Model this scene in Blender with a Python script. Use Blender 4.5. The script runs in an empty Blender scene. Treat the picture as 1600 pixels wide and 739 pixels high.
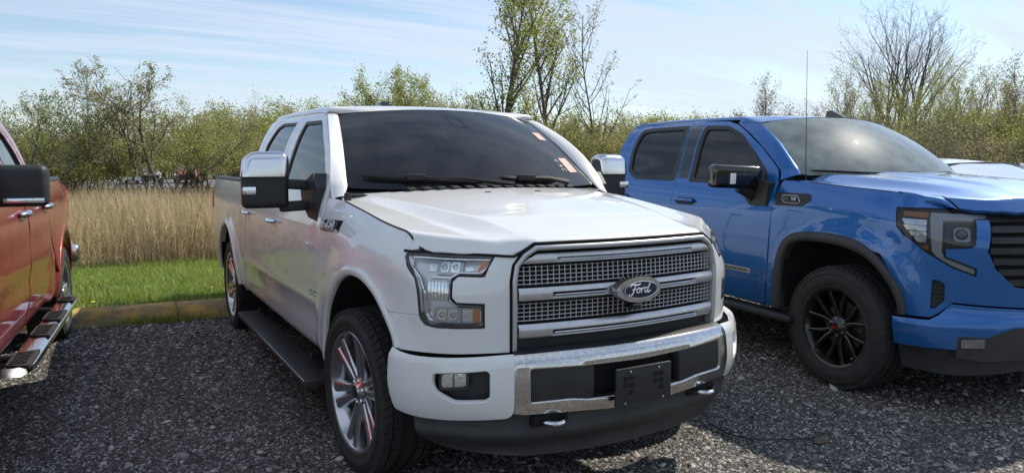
import bpy, bmesh, math, random
import numpy as np
from mathutils import Vector, Matrix
from mathutils.geometry import delaunay_2d_cdt
random.seed(7); rng = np.random.default_rng(7)
R = math.radians
sc = bpy.context.scene
C = bpy.data.collections.new('scene'); sc.collection.children.link(C)

# ---------------- camera, world, sun, exposure ----------------
cd = bpy.data.cameras.new('camera'); cam = bpy.data.objects.new('camera', cd); C.objects.link(cam); sc.camera = cam
cd.sensor_width = 36; cd.lens = 36*1135.23/1600; cd.clip_start = .05; cd.clip_end = 3000
cam.location = (-2.0183, -2.4601, 1.5069); cam.rotation_euler = (R(90-5.62), 0, R(-29.58))
SUN_EL, SUN_AZ = 43.0, 79.0            # azimuth clockwise from +Y
sx, sy, sz = math.sin(R(SUN_AZ))*math.cos(R(SUN_EL)), math.cos(R(SUN_AZ))*math.cos(R(SUN_EL)), math.sin(R(SUN_EL))
sd = bpy.data.lights.new('sun', 'SUN'); sun = bpy.data.objects.new('sun', sd); C.objects.link(sun)
sd.energy = 4.0; sd.angle = R(.5); sd.color = (1, .94, .83)
sun.rotation_euler = Vector((sx, sy, sz)).to_track_quat('Z', 'Y').to_euler(); sun.location = (20, 5, 20)
w = bpy.data.worlds.new('World'); sc.world = w; w.use_nodes = True
nt = w.node_tree; nt.nodes.clear()
def N(t, **k):
    n = nt.nodes.new(t)
    for a, b in k.items(): setattr(n, a, b)
    return n
def LK(a, b): nt.links.new(a, b)
sky = N('ShaderNodeTexSky', sky_type='NISHITA', sun_disc=False, sun_elevation=R(SUN_EL), sun_rotation=R(SUN_AZ))
sky.air_density = 1.0; sky.dust_density = .25; sky.ozone_density = 1.5
tc = N('ShaderNodeTexCoord'); sp = N('ShaderNodeSeparateXYZ'); LK(tc.outputs['Generated'], sp.inputs[0])
mz = N('ShaderNodeMath', operation='MAXIMUM'); LK(sp.outputs['Z'], mz.inputs[0]); mz.inputs[1].default_value = 0
az = N('ShaderNodeMath', operation='ADD'); LK(mz.outputs[0], az.inputs[0]); az.inputs[1].default_value = .12
dx = N('ShaderNodeMath', operation='DIVIDE'); LK(sp.outputs['X'], dx.inputs[0]); LK(az.outputs[0], dx.inputs[1])
dy = N('ShaderNodeMath', operation='DIVIDE'); LK(sp.outputs['Y'], dy.inputs[0]); LK(az.outputs[0], dy.inputs[1])
cb = N('ShaderNodeCombineXYZ'); LK(dx.outputs[0], cb.inputs[0]); LK(dy.outputs[0], cb.inputs[1])
mp = N('ShaderNodeMapping'); mp.inputs['Rotation'].default_value = (0, 0, R(29.6+8)); mp.inputs['Scale'].default_value = (.16, .75, 1); LK(cb.outputs[0], mp.inputs[0])
n1 = N('ShaderNodeTexNoise'); n1.inputs['Scale'].default_value = 1.5; n1.inputs['Detail'].default_value = 9; n1.inputs['Roughness'].default_value = .55; n1.inputs['Distortion'].default_value = .5; LK(mp.outputs[0], n1.inputs[0])
mp2 = N('ShaderNodeMapping'); mp2.inputs['Rotation'].default_value = (0, 0, R(29.6-6)); mp2.inputs['Scale'].default_value = (.3, 2.6, 1); LK(cb.outputs[0], mp2.inputs[0])
n2 = N('ShaderNodeTexNoise'); n2.inputs['Scale'].default_value = 1.6; n2.inputs['Detail'].default_value = 8; n2.inputs['Roughness'].default_value = .6; n2.inputs['Distortion'].default_value = .8; LK(mp2.outputs[0], n2.inputs[0])
mm = N('ShaderNodeMath', operation='MULTIPLY_ADD'); LK(n2.outputs[0], mm.inputs[0]); mm.inputs[1].default_value = .5; LK(n1.outputs[0], mm.inputs[2])
cr = N('ShaderNodeMapRange', interpolation_type='SMOOTHSTEP'); LK(mm.outputs[0], cr.inputs[0])
cr.inputs[1].default_value = .62; cr.inputs[2].default_value = .86; cr.inputs[3].default_value = .10; cr.inputs[4].default_value = .85
hz = N('ShaderNodeMapRange'); LK(sp.outputs['Z'], hz.inputs[0]); hz.inputs[1].default_value = 0; hz.inputs[2].default_value = .3; hz.inputs[3].default_value = .35; hz.inputs[4].default_value = 0
mxf = N('ShaderNodeMath', operation='MAXIMUM'); LK(cr.outputs[0], mxf.inputs[0]); LK(hz.outputs[0], mxf.inputs[1])
mx = N('ShaderNodeMix', data_type='RGBA'); LK(mxf.outputs[0], mx.inputs[0]); LK(sky.outputs[0], mx.inputs[6]); mx.inputs[7].default_value = (5.1, 5.8, 6.9, 1)
bg = N('ShaderNodeBackground'); LK(mx.outputs[2], bg.inputs[0]); bg.inputs[1].default_value = .107
wo = N('ShaderNodeOutputWorld'); LK(bg.outputs[0], wo.inputs[0])
sc.view_settings.view_transform = 'Standard'; sc.view_settings.look = 'None'; sc.view_settings.exposure = .44; sc.view_settings.gamma = 1
sc.cycles.max_bounces = 8; sc.cycles.transparent_max_bounces = 12; sc.cycles.caustics_reflective = False; sc.cycles.caustics_refractive = False
sc.cycles.sample_clamp_indirect = 6

# ---------------- materials ----------------
M = {}
def mat(name, col, rough=.6, metal=0, coat=0, coat_r=.03, spec=.5, noise=None, bump=None, sheen=0, emis=None):
    """Principled; noise=(scale, colour2, amount[, detail]); bump=(scale, strength, distance)"""
    m = bpy.data.materials.new(name); m.use_nodes = True; t = m.node_tree; b = t.nodes['Principled BSDF']
    b.inputs['Base Color'].default_value = (*col, 1); b.inputs['Roughness'].default_value = rough; b.inputs['Metallic'].default_value = metal
    b.inputs['Coat Weight'].default_value = coat; b.inputs['Coat Roughness'].default_value = coat_r; b.inputs['Specular IOR Level'].default_value = spec
    tcn = t.nodes.new('ShaderNodeTexCoord')
    if noise:
        n = t.nodes.new('ShaderNodeTexNoise'); n.inputs['Scale'].default_value = noise[0]; n.inputs['Detail'].default_value = noise[3] if len(noise) > 3 else 4
        t.links.new(tcn.outputs['Object'], n.inputs[0])
        r = t.nodes.new('ShaderNodeMapRange'); t.links.new(n.outputs[0], r.inputs[0]); r.inputs[1].default_value = .35; r.inputs[2].default_value = .7; r.inputs[3].default_value = 0; r.inputs[4].default_value = noise[2]
        x = t.nodes.new('ShaderNodeMix'); x.data_type = 'RGBA'; t.links.new(r.outputs[0], x.inputs[0]); x.inputs[6].default_value = (*col, 1); x.inputs[7].default_value = (*noise[1], 1)
        t.links.new(x.outputs[2], b.inputs['Base Color'])
    if bump:
        n = t.nodes.new('ShaderNodeTexNoise'); n.inputs['Scale'].default_value = bump[0]; n.inputs['Detail'].default_value = 3; t.links.new(tcn.outputs['Object'], n.inputs[0])
        u = t.nodes.new('ShaderNodeBump'); u.inputs['Strength'].default_value = bump[1]; u.inputs['Distance'].default_value = bump[2]; t.links.new(n.outputs[0], u.inputs['Height']); t.links.new(u.outputs[0], b.inputs['Normal'])
    M[name] = m; return m
def glass(name, tint, dust_haze=.02, dust_haze_col=(.5,.5,.48), rough=.0, gl=1.0, drough=0, dlobe=0):
    m = bpy.data.materials.new(name); m.use_nodes = True; t = m.node_tree; t.nodes.clear()
    o = t.nodes.new('ShaderNodeOutputMaterial'); tr = t.nodes.new('ShaderNodeBsdfTransparent'); tr.inputs[0].default_value = (*tint, 1)
    df = t.nodes.new('ShaderNodeBsdfDiffuse'); df.inputs[0].default_value = (*dust_haze_col, 1)
    g = t.nodes.new('ShaderNodeBsdfGlossy'); g.inputs[0].default_value = (gl, gl, gl, 1); g.inputs['Roughness'].default_value = rough
    lw = t.nodes.new('ShaderNodeFresnel'); lw.inputs[0].default_value = 1.45
    tcn = t.nodes.new('ShaderNodeTexCoord'); n = t.nodes.new('ShaderNodeTexNoise'); n.inputs['Scale'].default_value = 6; n.inputs['Detail'].default_value = 6; t.links.new(tcn.outputs['Object'], n.inputs[0])
    mr = t.nodes.new('ShaderNodeMapRange'); t.links.new(n.outputs[0], mr.inputs[0]); mr.inputs[1].default_value = .3; mr.inputs[2].default_value = .75; mr.inputs[3].default_value = dust_haze*.6; mr.inputs[4].default_value = dust_haze*1.5
    m1 = t.nodes.new('ShaderNodeMixShader'); t.links.new(mr.outputs[0], m1.inputs[0]); t.links.new(tr.outputs[0], m1.inputs[1]); t.links.new(df.outputs[0], m1.inputs[2])
    last = m1
    if dlobe:
        g2 = t.nodes.new('ShaderNodeBsdfGlossy'); g2.inputs['Roughness'].default_value = drough
        mq = t.nodes.new('ShaderNodeMixShader'); mq.inputs[0].default_value = dlobe; t.links.new(m1.outputs[0], mq.inputs[1]); t.links.new(g2.outputs[0], mq.inputs[2]); last = mq
    m2 = t.nodes.new('ShaderNodeMixShader'); t.links.new(lw.outputs[0], m2.inputs[0]); t.links.new(last.outputs[0], m2.inputs[1]); t.links.new(g.outputs[0], m2.inputs[2])
    t.links.new(m2.outputs[0], o.inputs[0]); M[name] = m; return m
mat('white_paint', (.72,.715,.70), .38, 0, 1, .03, noise=(3,(.69,.68,.66),.5,5))
mat('blue_paint', (.005,.095,.33), .36, .5, 1, .02, noise=(900,(.015,.16,.47),.5,2))
mat('red_paint', (.27,.018,.024), .38, .4, 1, .06, noise=(4,(.32,.035,.035),.6,6))
mat('car_white', (.72,.72,.72), .35, 0, 1, .04)
mat('car_black', (.012,.012,.014), .3, 0, 1, .03)
mat('car_red', (.42,.02,.03), .35, 0, 1, .04)
mat('chrome', (.74,.74,.76), .11, 1, noise=(30,(.55,.54,.52),.5,5))
mat('bumper_chrome', (.66,.66,.67), .17, 1, noise=(70,(.38,.35,.30),.6,8), bump=(60,.10,.0015))
mat('satin_chrome', (.60,.60,.61), .33, .72, noise=(40,(.48,.47,.46),.6,3))
mat('satin_trim', (.50,.50,.51), .42, .75)
mat('mirror_cap', (.66,.67,.70), .16, 1)
mat('black_plastic', (.014,.015,.017), .52, noise=(14,(.026,.026,.027),.7,5), bump=(400,.15,.001))
mat('black_gloss', (.006,.006,.007), .12, 0, .6)
mat('trim_grey', (.028,.028,.030), .6, noise=(10,(.045,.044,.042),.7,5), bump=(500,.2,.001))
mat('dark', (.004,.004,.004), .9)
mat('rubber', (.016,.016,.017), .82, noise=(22,(.034,.032,.029),.75,6), bump=(180,.25,.001))
mat('seal', (.01,.01,.011), .5)
mat('black_wheel', (.010,.010,.011), .22, .2, .6)
mat('silver_wheel', (.60,.61,.63), .28, .9)
mat('steel_dark', (.10,.10,.10), .5, .8, noise=(40,(.2,.15,.11),.5,4))
mat('lamp_black', (.05,.052,.055), .35, .3)
mat('lamp_grey', (.50,.52,.54), .3, .5)
mat('reflector', (.75,.77,.80), .16, 1, bump=(60,.3,.004))
mat('bezel', (.88,.89,.90), .3, .15)
mat('wheel_chrome', (.52,.52,.54), .20, .95)
mat('drl_white', (.85,.87,.89), .35)
mat('amber', (.75,.20,.015), .25, 0, .5)
mat('badge_blue', (.006,.014,.06), .2, .2, 1)
mat('badge_white', (.8,.8,.8), .3)
mat('badge_red', (.5,.01,.015), .3)
mat('wiper_black', (.006,.006,.006), .55)
mat('leather', (.022,.021,.021), .6)
mat('grey_seat', (.10,.10,.105), .7)
mat('liner', (.16,.16,.165), .85)
mat('paper_pink', (.58,.29,.24), .7, noise=(80,(.66,.40,.35),.8,4))
mat('marker_white', (.85,.88,.88), .5)
mat('gravel_ground', (.040,.038,.038), .95)
mat('hose', (.01,.01,.011), .45)
glass('glass_tint', (.075,.08,.085), .045, (.42,.44,.46))
glass('glass_side_tint', (.05,.055,.06), .03)
glass('glass_clear', (.50,.60,.58), .26, (.42,.52,.50), dlobe=.010, drough=.34)
glass('glass_side', (.22,.25,.26), .04)
glass('lens', (.98,.985,.99), .05, (.92,.94,.95))  # whitish haze mixed into the clear lens to brighten the lamp
glass('lens_smoke', (.62,.64,.66), .02)
glass('mirror_glass', (.02,.02,.02), .01)

# ---------------- object helpers ----------------
def tag(o, label=None, cat=None, group=None, kind=None):
    if label: o['label'] = label
    if cat: o['category'] = cat
    if group: o['group'] = group
    if kind: o['kind'] = kind
    return o
def root(name, loc=(0,0,0), rz=0, label=None, cat=None, group=None):
    o = bpy.data.objects.new(name, None); C.objects.link(o); o.location = loc; o.rotation_euler = (0,0,rz); o.empty_display_size = .3
    return tag(o, label, cat, group)
def link(name, me, m=None, parent=None, loc=None, rot=None):
    if m is not None and not me.materials: me.materials.append(M[m] if isinstance(m, str) else m)
    o = bpy.data.objects.new(name, me); C.objects.link(o)
    if parent: o.parent = parent
    if loc is not None: o.location = loc
    if rot is not None: o.rotation_euler = rot
    return o
def mesh(name, V, F, smooth=True, normals=None):
    me = bpy.data.meshes.new(name); me.from_pydata([tuple(v) for v in V], [], F)
    if smooth: me.polygons.foreach_set('use_smooth', [True]*len(me.polygons))
    me.update()
    if normals is not None: me.normals_split_custom_set_from_vertices([tuple(n) for n in normals])
    return me
def fastmesh(name, V, F, smooth=False, mi=None):
    """V (n,3) float array, F (m,k) int array"""
    me = bpy.data.meshes.new(name); V = np.asarray(V, np.float32); F = np.asarray(F, np.int32); k = F.shape[1]
    me.vertices.add(len(V)); me.vertices.foreach_set('co', V.ravel())
    me.loops.add(F.size); me.loops.foreach_set('vertex_index', F.ravel())
    me.polygons.add(len(F)); me.polygons.foreach_set('loop_start', np.arange(0, F.size, k, dtype=np.int32)); me.polygons.foreach_set('loop_total', np.full(len(F), k, np.int32))
    if smooth: me.polygons.foreach_set('use_smooth', np.ones(len(F), bool))
    if mi is not None: me.polygons.foreach_set('material_index', np.asarray(mi, np.int32))
    me.update(calc_edges=True); me.validate(); return me
def mirrored(me):
    m2 = me.copy(); V = np.empty(len(me.vertices)*3); me.vertices.foreach_get('co', V); V = V.reshape(-1,3); V[:,0] *= -1
    m2.vertices.foreach_set('co', V.ravel()); m2.flip_normals()
    return m2
class G:
    """collects shapes into one mesh"""
    def __init__(s): s.V = []; s.F = []
    def add(s, V, F): o = len(s.V); s.V += [tuple(v) for v in V]; s.F += [tuple(i+o for i in f) for f in F]; return s
    def box(s, c, size, rot=None, bev=0, seg=2):
        bm = bmesh.new(); bmesh.ops.create_cube(bm, size=1)
        bmesh.ops.scale(bm, vec=size, verts=bm.verts)
        if bev: bmesh.ops.bevel(bm, geom=bm.edges[:], offset=bev, segments=seg, profile=.6, affect='EDGES')
        Mx = Matrix.Translation(c)
        if rot is not None: Mx = Mx @ (rot if isinstance(rot, Matrix) else Matrix.Rotation(rot[2],4,'Z') @ Matrix.Rotation(rot[1],4,'Y') @ Matrix.Rotation(rot[0],4,'X'))
        bm.transform(Mx); s.bm(bm); return s
    def bm(s, bm):
        bm.verts.index_update(); s.add([v.co[:] for v in bm.verts], [[v.index for v in f.verts] for f in bm.faces]); bm.free()
    def tube(s, pts, r, n=8, cap=True, flat=1.0):
        pts = [Vector(p) for p in pts]; k = len(pts); rr = r if hasattr(r, '__len__') else [r]*k
        V = []; F = []; up = Vector((0,0,1))
        for i, p in enumerate(pts):
            d = (pts[min(i+1,k-1)]-pts[max(i-1,0)]).normalized()
            if abs(d.dot(up)) > .95: a = d.cross(Vector((1,0,0))).normalized()
            else: a = d.cross(up).normalized()
            b = a.cross(d)
            for j in range(n):
                t = 2*math.pi*j/n; V.append(p+a*math.cos(t)*rr[i]+b*math.sin(t)*rr[i]*flat)
        for i in range(k-1):
            for j in range(n): F.append((i*n+j, i*n+(j+1)%n, (i+1)*n+(j+1)%n, (i+1)*n+j))
        if cap: F.append(tuple(range(n-1,-1,-1))); F.append(tuple((k-1)*n+j for j in range(n)))
        return s.add(V, F)
    def lathe(s, prof, n=48, axis='x', closed=False):
        """prof: (radius, along) ; axis x: along -> x"""
        V = []; F = []; k = len(prof)
        for r, a in prof:
            for j in range(n):
                t = 2*math.pi*j/n; V.append((a, r*math.cos(t), r*math.sin(t)))
        for i in range(k if closed else k-1):
            i2 = (i+1) % k
            for j in range(n): F.append((i*n+j, i*n+(j+1)%n, i2*n+(j+1)%n, i2*n+j))
        return s.add(V, F)
    def prism(s, pts, x0, x1, axis='x'):
        """polygon (a,b) extruded along axis"""
        n = len(pts); f = {'x': lambda a,b,c:(c,a,b), 'y': lambda a,b,c:(a,c,b), 'z': lambda a,b,c:(a,b,c)}[axis]
        V = [f(a,b,x0) for a,b in pts]+[f(a,b,x1) for a,b in pts]
        F = [tuple(range(n)), tuple(range(2*n-1,n-1,-1))]+[(i,i+n,(i+1)%n+n,(i+1)%n) for i in range(n)]
        return s.add(V, F)
    def make(s, name, m, parent=None, smooth=True, angle=35, loc=None, rot=None):
        me = bpy.data.meshes.new(name); me.from_pydata(s.V, [], s.F)
        bm = bmesh.new(); bm.from_mesh(me); bmesh.ops.recalc_face_normals(bm, faces=bm.faces)
        if smooth:
            for f in bm.faces: f.smooth = True
            for e in bm.edges:
                if len(e.link_faces) == 2 and e.calc_face_angle(0) > R(angle): e.smooth = False
        bm.to_mesh(me); bm.free(); return link(name, me, m, parent, loc, rot)
def both(o):
    """the mirrored twin of a part (and of its sub-parts) on the other flank"""
    o2 = link(o.name.split('.')[0], mirrored(o.data), None, o.parent)
    for c in list(o.children):
        c2 = link(c.name.split('.')[0], mirrored(c.data), None, o2)
    return o2

# ---------------- body panels cut out of a surface ----------------
def densify(pts, step):
    out = []; n = len(pts)
    for i in range(n):
        a = np.array(pts[i], float); b = np.array(pts[(i+1)%n], float); k = max(1, int(math.ceil(np.hypot(*(b-a))/step)))
        for j in range(k): out.append(tuple(a+(b-a)*j/k))
    return out
def densify_open(pts, step):
    o = []
    for a, b in zip(pts, pts[1:]):
        a = np.array(a); b = np.array(b); k = max(1, int(math.ceil(np.hypot(*(b-a))/step))); o += [tuple(a+(b-a)*j/k) for j in range(k)]
    return o+[tuple(pts[-1])]
def rnd(pts, r, seg=4, skip=()):
    """round the corners of a closed outline"""
    out = []; n = len(pts)
    for i in range(n):
        p = np.array(pts[i], float); a = np.array(pts[i-1], float); b = np.array(pts[(i+1)%n], float)
        la, lb = np.hypot(*(a-p)), np.hypot(*(b-p)); q = min(r, la*.45, lb*.45)
        if i in skip or q < 1e-4: out.append(tuple(p)); continue
        A = p+(a-p)/la*q; B = p+(b-p)/lb*q
        for j in range(seg+1):
            t = j/seg; out.append(tuple((1-t)**2*A+2*t*(1-t)*p+t*t*B))
    return out
def smooth_path(pts, k=4):
    p = np.array(pts, float); n = len(p); out = []
    for i in range(n-1):
        a, b, c, d = p[max(i-1,0)], p[i], p[i+1], p[min(i+2,n-1)]
        for j in range(k):
            f = j/k; out.append(tuple(.5*(2*b+(c-a)*f+(2*a-5*b+4*c-d)*f*f+(-a+3*b-3*c+d)*f**3)))
    out.append(tuple(p[-1])); return out
def inside(P, poly):
    x, y = P[:,0], P[:,1]; r = np.zeros(len(P), bool); n = len(poly); j = n-1
    for i in range(n):
        xi, yi = poly[i]; xj, yj = poly[j]
        if yi != yj:
            c = ((yi > y) != (yj > y)) & (x < (xj-xi)*(y-yi)/(yj-yi)+xi); r ^= c
        j = i
    return r
def edist(P, poly):
    d = np.full(len(P), 9.); a = np.array(poly); b = np.roll(a, -1, 0)
    for i in range(len(a)):
        ab = b[i]-a[i]; t = np.clip(((P-a[i])@ab)/max(ab@ab, 1e-12), 0, 1); q = a[i]+t[:,None]*ab; d = np.minimum(d, np.hypot(*(P-q).T))
    return d
def crease_rows(f, xs, offs, axis):
    """rows of points that follow a crease; f(x) gives its place"""
    o = []
    for x in xs:
        c = f(x)
        if c is None: continue
        for d in offs: o += [(x, c+d), (-x, c+d)] if axis == 'y' else [(c+d, x), (-c-d, x)]
    return o
def surf_normals(S, uv, cen):
    h = 2e-3; u, v = uv[:,0], uv[:,1]
    n = np.cross(S(u+h, v)-S(u-h, v), S(u, v+h)-S(u, v-h)); n /= np.maximum(np.linalg.norm(n, axis=1), 1e-12)[:,None]
    p = S(u, v)-np.array(cen); s = np.sign((n*p).sum(1).sum()) or 1
    return n*s, s
def panel(name, outline, S, m, parent, step=.04, holes=(), depth=.02, bev=.003, off=0, gap=0.0015, cen=(0,3,.9), twin=True, extra=None):
    S0 = S
    out = densify(outline, step); hs = [densify(h, step) for h in holes]
    def orient(p, ccw):
        a = sum(p[i-1][0]*p[i][1]-p[i][0]*p[i-1][1] for i in range(len(p))); return p if (a > 0) == ccw else p[::-1]
    out = orient(out, True); hs = [orient(h, False) for h in hs]
    A = np.array(out); lo, hi = A.min(0), A.max(0)
    gx, gy = np.meshgrid(np.arange(lo[0]+step/2, hi[0], step), np.arange(lo[1]+step/2, hi[1], step)); g = np.stack([gx.ravel(), gy.ravel()], -1)
    g[::2, 0] += step*.02
    if len(g):
        k = inside(g, out) & (edist(g, out) > step*.35)
        for h in hs: k &= ~inside(g, h) & (edist(g, h) > step*.35)
        g = g[k]
    if extra is not None:
        ex = np.array(extra); ex = ex[inside(ex, out) & (edist(ex, out) > .004)]; dm = np.array([np.min(np.hypot(*(ex-q).T)) for q in g]); g = np.concatenate([g[dm > .0065], ex])
    verts = [Vector(p) for p in out]; loops = [list(range(len(out)))]
    for h in hs: loops.append(list(range(len(verts), len(verts)+len(h)))); verts += [Vector(p) for p in h]
    nb = len(verts); verts += [Vector(p) for p in g]
    edges = [(l[i], l[(i+1)%len(l)]) for l in loops for i in range(len(l))]
    r = delaunay_2d_cdt(verts, edges, [], 0, 1e-6)
    V2 = np.array([tuple(v) for v in r[0]]); F = [tuple(f) for f in r[2]]; orig = r[3]
    cen2 = np.array([V2[list(f)].mean(0) for f in F]); k = inside(cen2, out)
    for h in hs: k &= ~inside(cen2, h)
    F = [f for f, q in zip(F, k) if q]
    o2n = {}
    for i, os_ in enumerate(orig):
        for o in os_: o2n[o] = i
    Pn, s = surf_normals(S, V2, cen); P = S(V2[:,0], V2[:,1])-Pn*off
    if s < 0: F = [f[::-1] for f in F]
    V = list(P); NN = list(Pn)
    for l in loops:
        idx = [o2n[i] for i in l]; n = len(idx); p = P[idx]; nn = Pn[idx]
        t = np.roll(p, -1, 0)-np.roll(p, 1, 0); t /= np.maximum(np.linalg.norm(t, axis=1), 1e-9)[:,None]
        e = np.cross(t, nn)*s; b = len(V)
        V += list(p+e*bev*.6-nn*bev); NN += list(e*.9+nn*.43)
        V += list(p+e*bev*.6-nn*max(depth, bev*1.5)); NN += list(e)
        for i in range(n):
            j = (i+1) % n; q = [(idx[i], b+i, b+j, idx[j]), (b+i, b+n+i, b+n+j, b+j)]
            F += q if s > 0 else [x[::-1] for x in q]
    me = mesh(name, V, F, True, [n/np.linalg.norm(n) for n in map(np.array, NN)])
    o = link(name, me, m, parent)
    if twin: both_mesh(o)
    return o
def both_mesh(o):
    me = o.data; V = np.empty(len(me.vertices)*3); me.vertices.foreach_get('co', V); V = V.reshape(-1,3); V[:,0] *= -1
    NV = np.zeros((len(me.vertices),3)); cn = me.corner_normals
    cnv = np.empty(len(cn)*3); cn.foreach_get('vector', cnv); cnv = cnv.reshape(-1,3)
    li = np.empty(len(me.loops), np.int32); me.loops.foreach_get('vertex_index', li); NV[li] = cnv; NV[:,0] *= -1
    m2 = mesh(me.name, V, [tuple(p.vertices)[::-1] for p in me.polygons], True, NV); m2.materials.append(me.materials[0])
    return link(o.name.split('.')[0], m2, None, o.parent)
def strip(name, outer, inner, S, m, parent, off=-.008, nx=3, twin=True, cen=(0,3,.9), closed=False, lip=.02):
    """band between two matching paths on a surface, raised by -off, with side lips going in"""
    n = len(outer); V = []; a = np.array(outer); b = np.array(inner); rows = []
    def n_at(q): nn, s = surf_normals(S, q, cen); return nn
    na = n_at(a)
    prof = [(0, lip), (0, 0), (.12, off), (.5, off*1.1), (.88, off), (1, 0), (1, lip)]
    P = []
    for t, o in prof:
        q = a*(1-t)+b*t; P.append(S(q[:,0], q[:,1])-n_at(q)*o)
    P = np.array(P); k = len(prof); V = P.reshape(-1,3); F = []
    for i in range(k-1):
        for j in range(n if closed else n-1):
            j2 = (j+1) % n; F.append((i*n+j, i*n+j2, (i+1)*n+j2, (i+1)*n+j))
    me = mesh(name, V, F); bm = bmesh.new(); bm.from_mesh(me); 
    # orient outwards
    s = sum((f.normal.dot(Vector(na[0])) > 0)*2-1 for f in list(bm.faces)[2*(n-1):2*(n-1)+1])
    if s < 0: bmesh.ops.reverse_faces(bm, faces=bm.faces)
    for f in bm.faces: f.smooth = True
    bm.to_mesh(me); bm.free()
    o = link(name, me, m, parent)
    if twin: link(name, mirrored(me), None, parent)
    return o
def onsurf(S, u, v, cen=(0,3,.9), off=0):
    q = np.array([[u, v]]); n, s = surf_normals(S, q, cen); p = S(q[:,0], q[:,1])-n*off; return Vector(p[0]), Vector(n[0])
def text_mesh(txt, size, m, name, parent, pos, nrm, up=(0,0,1), depth=.002, shear=0, sx=1.0, bold=0, right=None):
    cu = bpy.data.curves.new('txt', 'FONT'); cu.body = txt; cu.size = size; cu.extrude = depth; cu.shear = shear; cu.align_x = 'CENTER'; cu.align_y = 'CENTER'; cu.offset = bold; cu.resolution_u = 2
    o = bpy.data.objects.new('txt', cu); C.objects.link(o); dg = bpy.context.evaluated_depsgraph_get(); dg.update()
    me = bpy.data.meshes.new_from_object(o.evaluated_get(dg)); bpy.data.objects.remove(o)
    n = Vector(nrm).normalized(); u = Vector(up); u = (u-n*u.dot(n)).normalized(); r = u.cross(n)
    Mx = Matrix((( r.x*sx,u.x,n.x,pos[0]),(r.y*sx,u.y,n.y,pos[1]),(r.z*sx,u.z,n.z,pos[2]),(0,0,0,1)))
    me.transform(Mx); me.materials.clear(); o = link(name, me, m, parent); o['kind'] = 'stuff'; return o

# ==== SURFACES (pure numpy) ====
def sm(a,b,x):
    t=np.clip((np.asarray(x,float)-a)/(b-a),0,1);return t*t*(3-2*t)
def interp(tab,x):
    # smooth (monotone cubic-ish) table lookup
    xs=np.array([t[0] for t in tab],float);ys=np.array([t[1] for t in tab],float)
    m=np.gradient(ys,xs);x=np.clip(np.asarray(x,float),xs[0],xs[-1])
    i=np.clip(np.searchsorted(xs,x)-1,0,len(xs)-2);h=xs[i+1]-xs[i];t=(x-xs[i])/h
    return (2*t**3-3*t**2+1)*ys[i]+(t**3-2*t**2+t)*h*m[i]+(-2*t**3+3*t**2)*ys[i+1]+(t**3-t**2)*h*m[i+1]
class Belt:
    warp=None
    """vertical body surface: plan curve (arc length u) pushed inwards by dep(y,z,u)"""
    def __init__(s,pts,dep):
        p=np.array(pts,float);k=len(p);t=np.arange(k)
        tt=np.linspace(0,k-1,1200);i=np.clip(tt.astype(int),0,k-2);f=(tt-i)[:,None]
        def P(j): return p[np.clip(j,0,k-1)]
        a,b,c,d=P(i-1),P(i),P(i+1),P(i+2)
        a=np.where((i==0)[:,None],np.stack([-c[:,0],c[:,1]],-1),a)
        q=.5*(2*b+(c-a)*f+(2*a-5*b+4*c-d)*f**2+(-a+3*b-3*c+d)*f**3)
        L=np.r_[0,np.cumsum(np.hypot(*np.diff(q,axis=0).T))]
        u=np.linspace(0,L[-1],1200);s.u=u;s.q=np.stack([np.interp(u,L,q[:,0]),np.interp(u,L,q[:,1])],-1)
        T=np.gradient(s.q,u,axis=0);T/=np.linalg.norm(T,axis=1)[:,None]
        n=np.stack([-T[:,1],T[:,0]],-1)
        for c in (0,1):
            n[:,c]=np.convolve(np.pad(n[:,c],12,mode='edge'),np.ones(25)/25,'valid')
        n[0]=[0,1]; s.n=n/np.linalg.norm(n,axis=1)[:,None];s.dep=dep;s.L=L[-1]
    def P(s,u,z,off=0):
        u=np.asarray(u,float);z=np.asarray(z,float)
        if s.warp is not None:
            au=np.abs(u);z=1.507+(z-1.507)*interp(s.warp[1],au);u=np.where(u<0,-1,1)*np.where(au>2.0,au+s.warp[2],interp(s.warp[0],au))
        ua=np.abs(u);x=np.interp(ua,s.u,s.q[:,0]);y=np.interp(ua,s.u,s.q[:,1])
        nx=np.interp(ua,s.u,s.n[:,0]);ny=np.interp(ua,s.u,s.n[:,1])
        d=s.dep(y,z,ua)+off
        return np.stack([(x+nx*d)*np.where(u<0,-1,1),y+ny*d,z+0*x],-1)
    def uy(s,y):
        i=np.argmax(s.q[:,0]>.93);return float(np.interp(y,s.q[i:,1],s.u[i:]))
def arch(y,z,cy,cz,r0,r1,h):
    r=np.hypot(y-cy,z-cz);return -h*(1-sm(r0,r1,r))*sm(cz-.25,cz+.1,z)
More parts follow.
